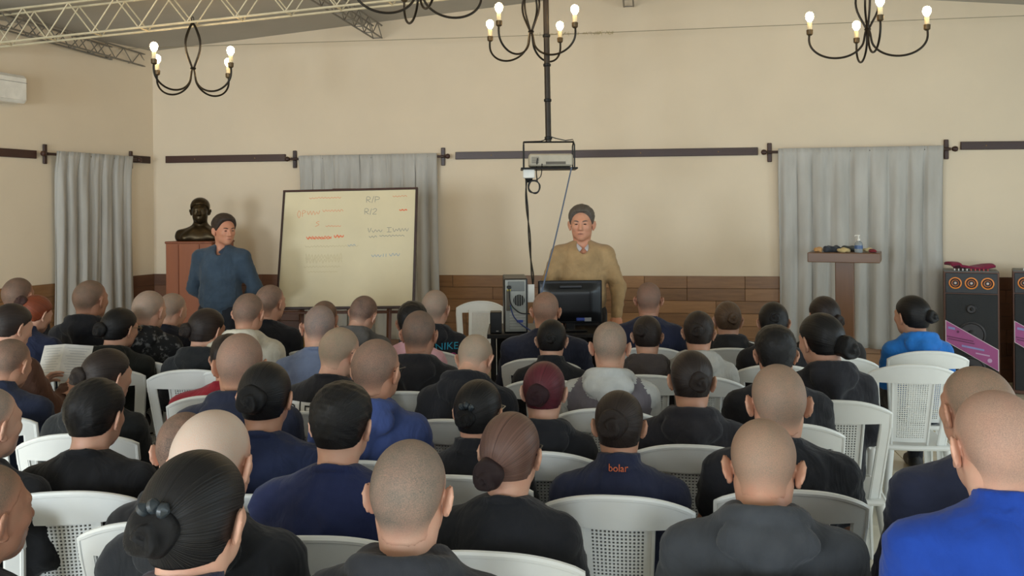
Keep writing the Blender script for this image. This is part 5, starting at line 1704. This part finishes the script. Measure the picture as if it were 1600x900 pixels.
SEATS = []
def add_person(idx, x, y, ppm, w, who, more, k):
    k = dict(k)
    hp_ = {q: k.pop(q) for q in ('hy', 'hp', 'hr', 'lean', 'wf', 'df') if q in k}
    hp_.setdefault('hy', 0)
    J = POSES[k.get('pose', 'sit')]
    base_w = {'buzz': .157, 'short': .170, 'bun': .170}[k['hair']]
    hp_['wf'] = hp_.get('wf', 1.0) * (.90 if k['hair'] == 'bun' else .97)
    p = dict(hp_); p['hs'] = float(np.clip(w / ppm / base_w, .92, 1.10))
    yh = HZ - (x - 800) * math.tan(ROLL)
    lod = 0 if ppm > 380 or 'panel' in k else 1
    hh, hb, hg, hc = LODS[lod]
    pk = k.get('pose', 'sit')
    V, Q = tpl(('body', pk, lod), lambda: body_field(J, hh, hb))
    hv = V[V[:, 2] + .8 * (V[:, 1] - J['nb'][1]) > J['nb'][2] + .07]
    hv = hv[hv[:, 2] > J['nb'][2]]
    d = deform(hv, J, p)
    ztop = d[:, 2].max() + (.004 if k['hair'] == 'buzz' else .012)
    zt = CAMZ - (y - yh) / ppm
    p['zo'] = float(np.clip(zt - ztop, -.16, .10))
    zt = ztop + p['zo']
    if abs(CAMZ - (y - yh) / ppm - zt) > .004:
        ppm = (y - yh) / (CAMZ - zt)
    D = FPX / ppm
    top_i = d[:, 2].argmax()
    hx, hy_ = (d[:, 0].min() + d[:, 0].max()) / 2, d[:, 1].mean()
    face = k.pop('face', None)
    if face is None:
        face = -15.0 * np.clip((720 - x) / 500, 0, 1) + random.uniform(-2.5, 2.5)
    rz = -YAW - math.radians(face)
    wp = unproj(x, y, D)
    off = Matrix.Rotation(rz, 3, 'Z') @ Vector((hx, hy_, 0))
    loc = Vector((wp.x - off.x, wp.y - off.y, 0))
    root = empty('person', loc, rz)
    tag(root, 'seated ' + who + (', ' + more if more else ''), 'person', 'seated audience')
    spec = dict(k); spec.update(p=p, seed=100 + idx, lod=lod)
    if 'panel' in spec: spec['panel'] = (PANELS[spec['panel'][0]], spec['panel'][1])
    body, top = make_person('person', spec, root)
    if spec.get('clip'):
        c = J['HC'] + Vc(*spec.get('bun', (0, -.12, 0, 0))[:3]) * 1.02 + Vc(.01, -.0, .046)
        mb = MB()
        for s in (-1, 0, 1):
            mb.lathe([(.004, -.012), (.013, -.004), (.014, .004), (.004, .012)], c + Vc(.018 * s, -.012, .006 * (1 - abs(s))), 10, Matrix.Rotation(1.2 + s * .5, 3, 'Y'))
        mb.v = [tuple(q) for q in deform(np.array(mb.v), J, p, rigid_head=True)]
        mb.build('hair_clip', mat('grey_satin_clip', (44, 50, 54), .35), root, smooth=True)
    t = spec.get('text')
    zn = J['nb'][2] + p['zo']
    if t == 'bolar':
        decal(top, text_mesh('bolar', .030), lambda a, b: (a * 1.0, zn + .030 + b), mat('orange_thread', (214, 108, 60), .7), 'collar_lettering')
    elif t == 'nike':
        decal(top, text_mesh('NIKE', .062), lambda a, b: (a + .110, zn - .085 + b), mat('cyan_print', (40, 150, 180), .7), 'back_print')
        for i, (s_, dz) in enumerate((('PRO', .235), ('LTD', .295), ('XX', .345))):
            decal(top, text_mesh('PRO' if i == 0 else 'nc', .062), lambda a, b: (a + .110, zn - dz + .085 + b), mat('pink_print', (196, 60, 130), .7), 'back_print')
    elif t == 'logo':
        bx = lambda dx, dz: (lambda a, b: (a + dx, zn + dz + b))
        Mw, Mb = mat('white_print', (224, 222, 218), .7), mat('black_print', (28, 27, 28), .8)
        for i, dx in enumerate((-.140, -.064)):
            decal(top, quad_grid(.068, .080), bx(dx, -.110), Mw, 'back_print', .006)
            decal(top, text_mesh('R' if i == 0 else 'E', .072), bx(dx, -.110), Mb, 'back_lettering', .009)
        decal(top, text_mesh('SERV', .030), bx(-.115, -.172), Mw, 'back_lettering', .006)
    SEATS.append((loc, rz, who))
    return root

for i, a in enumerate(A):
    r_ = add_person(i, *a)
    if a[6].get('pose') == 'read': reader = r_
for loc, rz, who in SEATS:
    place_chair(loc + Matrix.Rotation(rz, 3, 'Z') @ Vector((0, .062, 0)), rz, 'white chair under the ' + who)
# chairs nobody sits on
q = unproj(1441, 575, FPX / 284)
ec = place_chair(Vector((q.x, q.y + .28, 0)), -YAW, 'empty white plastic chair behind the woman in the bright blue hoodie')
q = unproj(744, 478, FPX / 165)
place_chair(Vector((q.x, q.y - .25, 0)), -YAW + math.pi, 'empty white plastic chair left of the computer desk, facing the hall')

# leaflet held by the reading woman
rz_ = reader.rotation_euler[2]
q = reader.location + Matrix.Rotation(rz_, 3, 'Z') @ Vector((.035, .41, .955))
lf = empty('leaflet', q, rz_ + math.radians(4))
tag(lf, 'open white printed leaflet held up by the woman in brown', 'leaflet')
M_PAPER = mat('white_paper', (215, 212, 206), .8)
for s in (-1, 1):
    M = Matrix.Rotation(math.radians(-24), 3, 'X') @ Matrix.Rotation(s * math.radians(14), 3, 'Z')
    pg = MB().box(M @ Vector((s * .074, 0, 0)), (.148, .0015, .205), M).build('page', M_PAPER, lf)
    for k2 in range(11):
        MB().box(M @ Vector((s * .074, -.0012, .082 - k2 * .015)), (.118 - .02 * (k2 % 3), .0008, .003), M).build('printed_line', mat('grey_print', (180, 180, 180), .8), pg)

# ------------------------------------------------------------------ the two standing men
def stander(x, ytop, D, h_target, who, spec, face, cat='person'):
    J = POSES[spec['pose']]
    p = spec['p']
    p['zs'] = 1.0
    top = J['HC'][2] + .125
    p['zs'] = h_target / top
    wp = unproj(x, ytop, D)
    rz = math.pi - math.radians(face)
    off = Matrix.Rotation(rz, 3, 'Z') @ Vector((0, J['HC'][1], 0))
    root = empty('person', Vector((wp.x - off.x, wp.y - off.y, 0)), rz)
    tag(root, who, 'person')
    body, tp = make_person('person', spec, root)
    return root, J, p
def flaps(root, J, p, col, name, w=.055, drop=.055):
    nb = J['nb']
    for s in (-1, 1):
        A_ = [nb + Vc(s * .064, .02, .030), nb + Vc(s * .034, .084, -.004), nb + Vc(s * .010, .098, -.028), nb + Vc(s * .036, .110, -.026 - drop * .6), nb + Vc(s * .074, .072, -.018)]
        def fn(a, b):
            i = [A_[0] * (1 - a) + A_[2] * a + Vc(0, .010, 0) * math.sin(a * math.pi), A_[4] * (1 - a) + A_[3] * a + Vc(0, .010, 0) * math.sin(a * math.pi)]
            return i[0] * (1 - b) + i[1] * b + Vc(0, .012, 0) * math.sin(b * math.pi)
        mb = MB().sheet(fn, 8, 5, .006)
        mb.v = [tuple(q_) for q_ in np.array(mb.v) * p['zs']]
        mb.build(name, col, root, smooth=True)
r1, J1, p1 = stander(910, 325, 6.78, 1.785, 'standing grey-haired man in a tan V-neck sweater leaning on the desk',
    dict(pose='desk', lod=0, skin=(206, 150, 120), top='vneck', topc=(168, 138, 98), trc=(60, 58, 58), hair='side', hairc=(92, 84, 76), face=(104, 88, 78), seed=501, wr=.02, p=dict(hy=9, hp=0, wf=1.03, df=1.25, hs=1.10)), 0)
flaps(r1, J1, p1, mat('pale_striped_shirt', (196, 192, 192), .8), 'shirt_collar')
r2, J2, p2 = stander(343, 336, 7.3, 1.748, 'standing dark-haired man in a grey-blue sweater with hands behind his back',
    dict(pose='back', lod=0, skin=(196, 138, 108), top='polo', topc=(58, 72, 86), trc=(34, 36, 42), hair='side', hairc=(60, 48, 40), face=(76, 58, 48), seed=502, wr=.02, p=dict(hy=-46, hp=3, wf=1.04, df=1.18, hs=1.04)), 4)
flaps(r2, J2, p2, mat_cloth((50, 62, 76)), 'collar_flap', drop=.03)
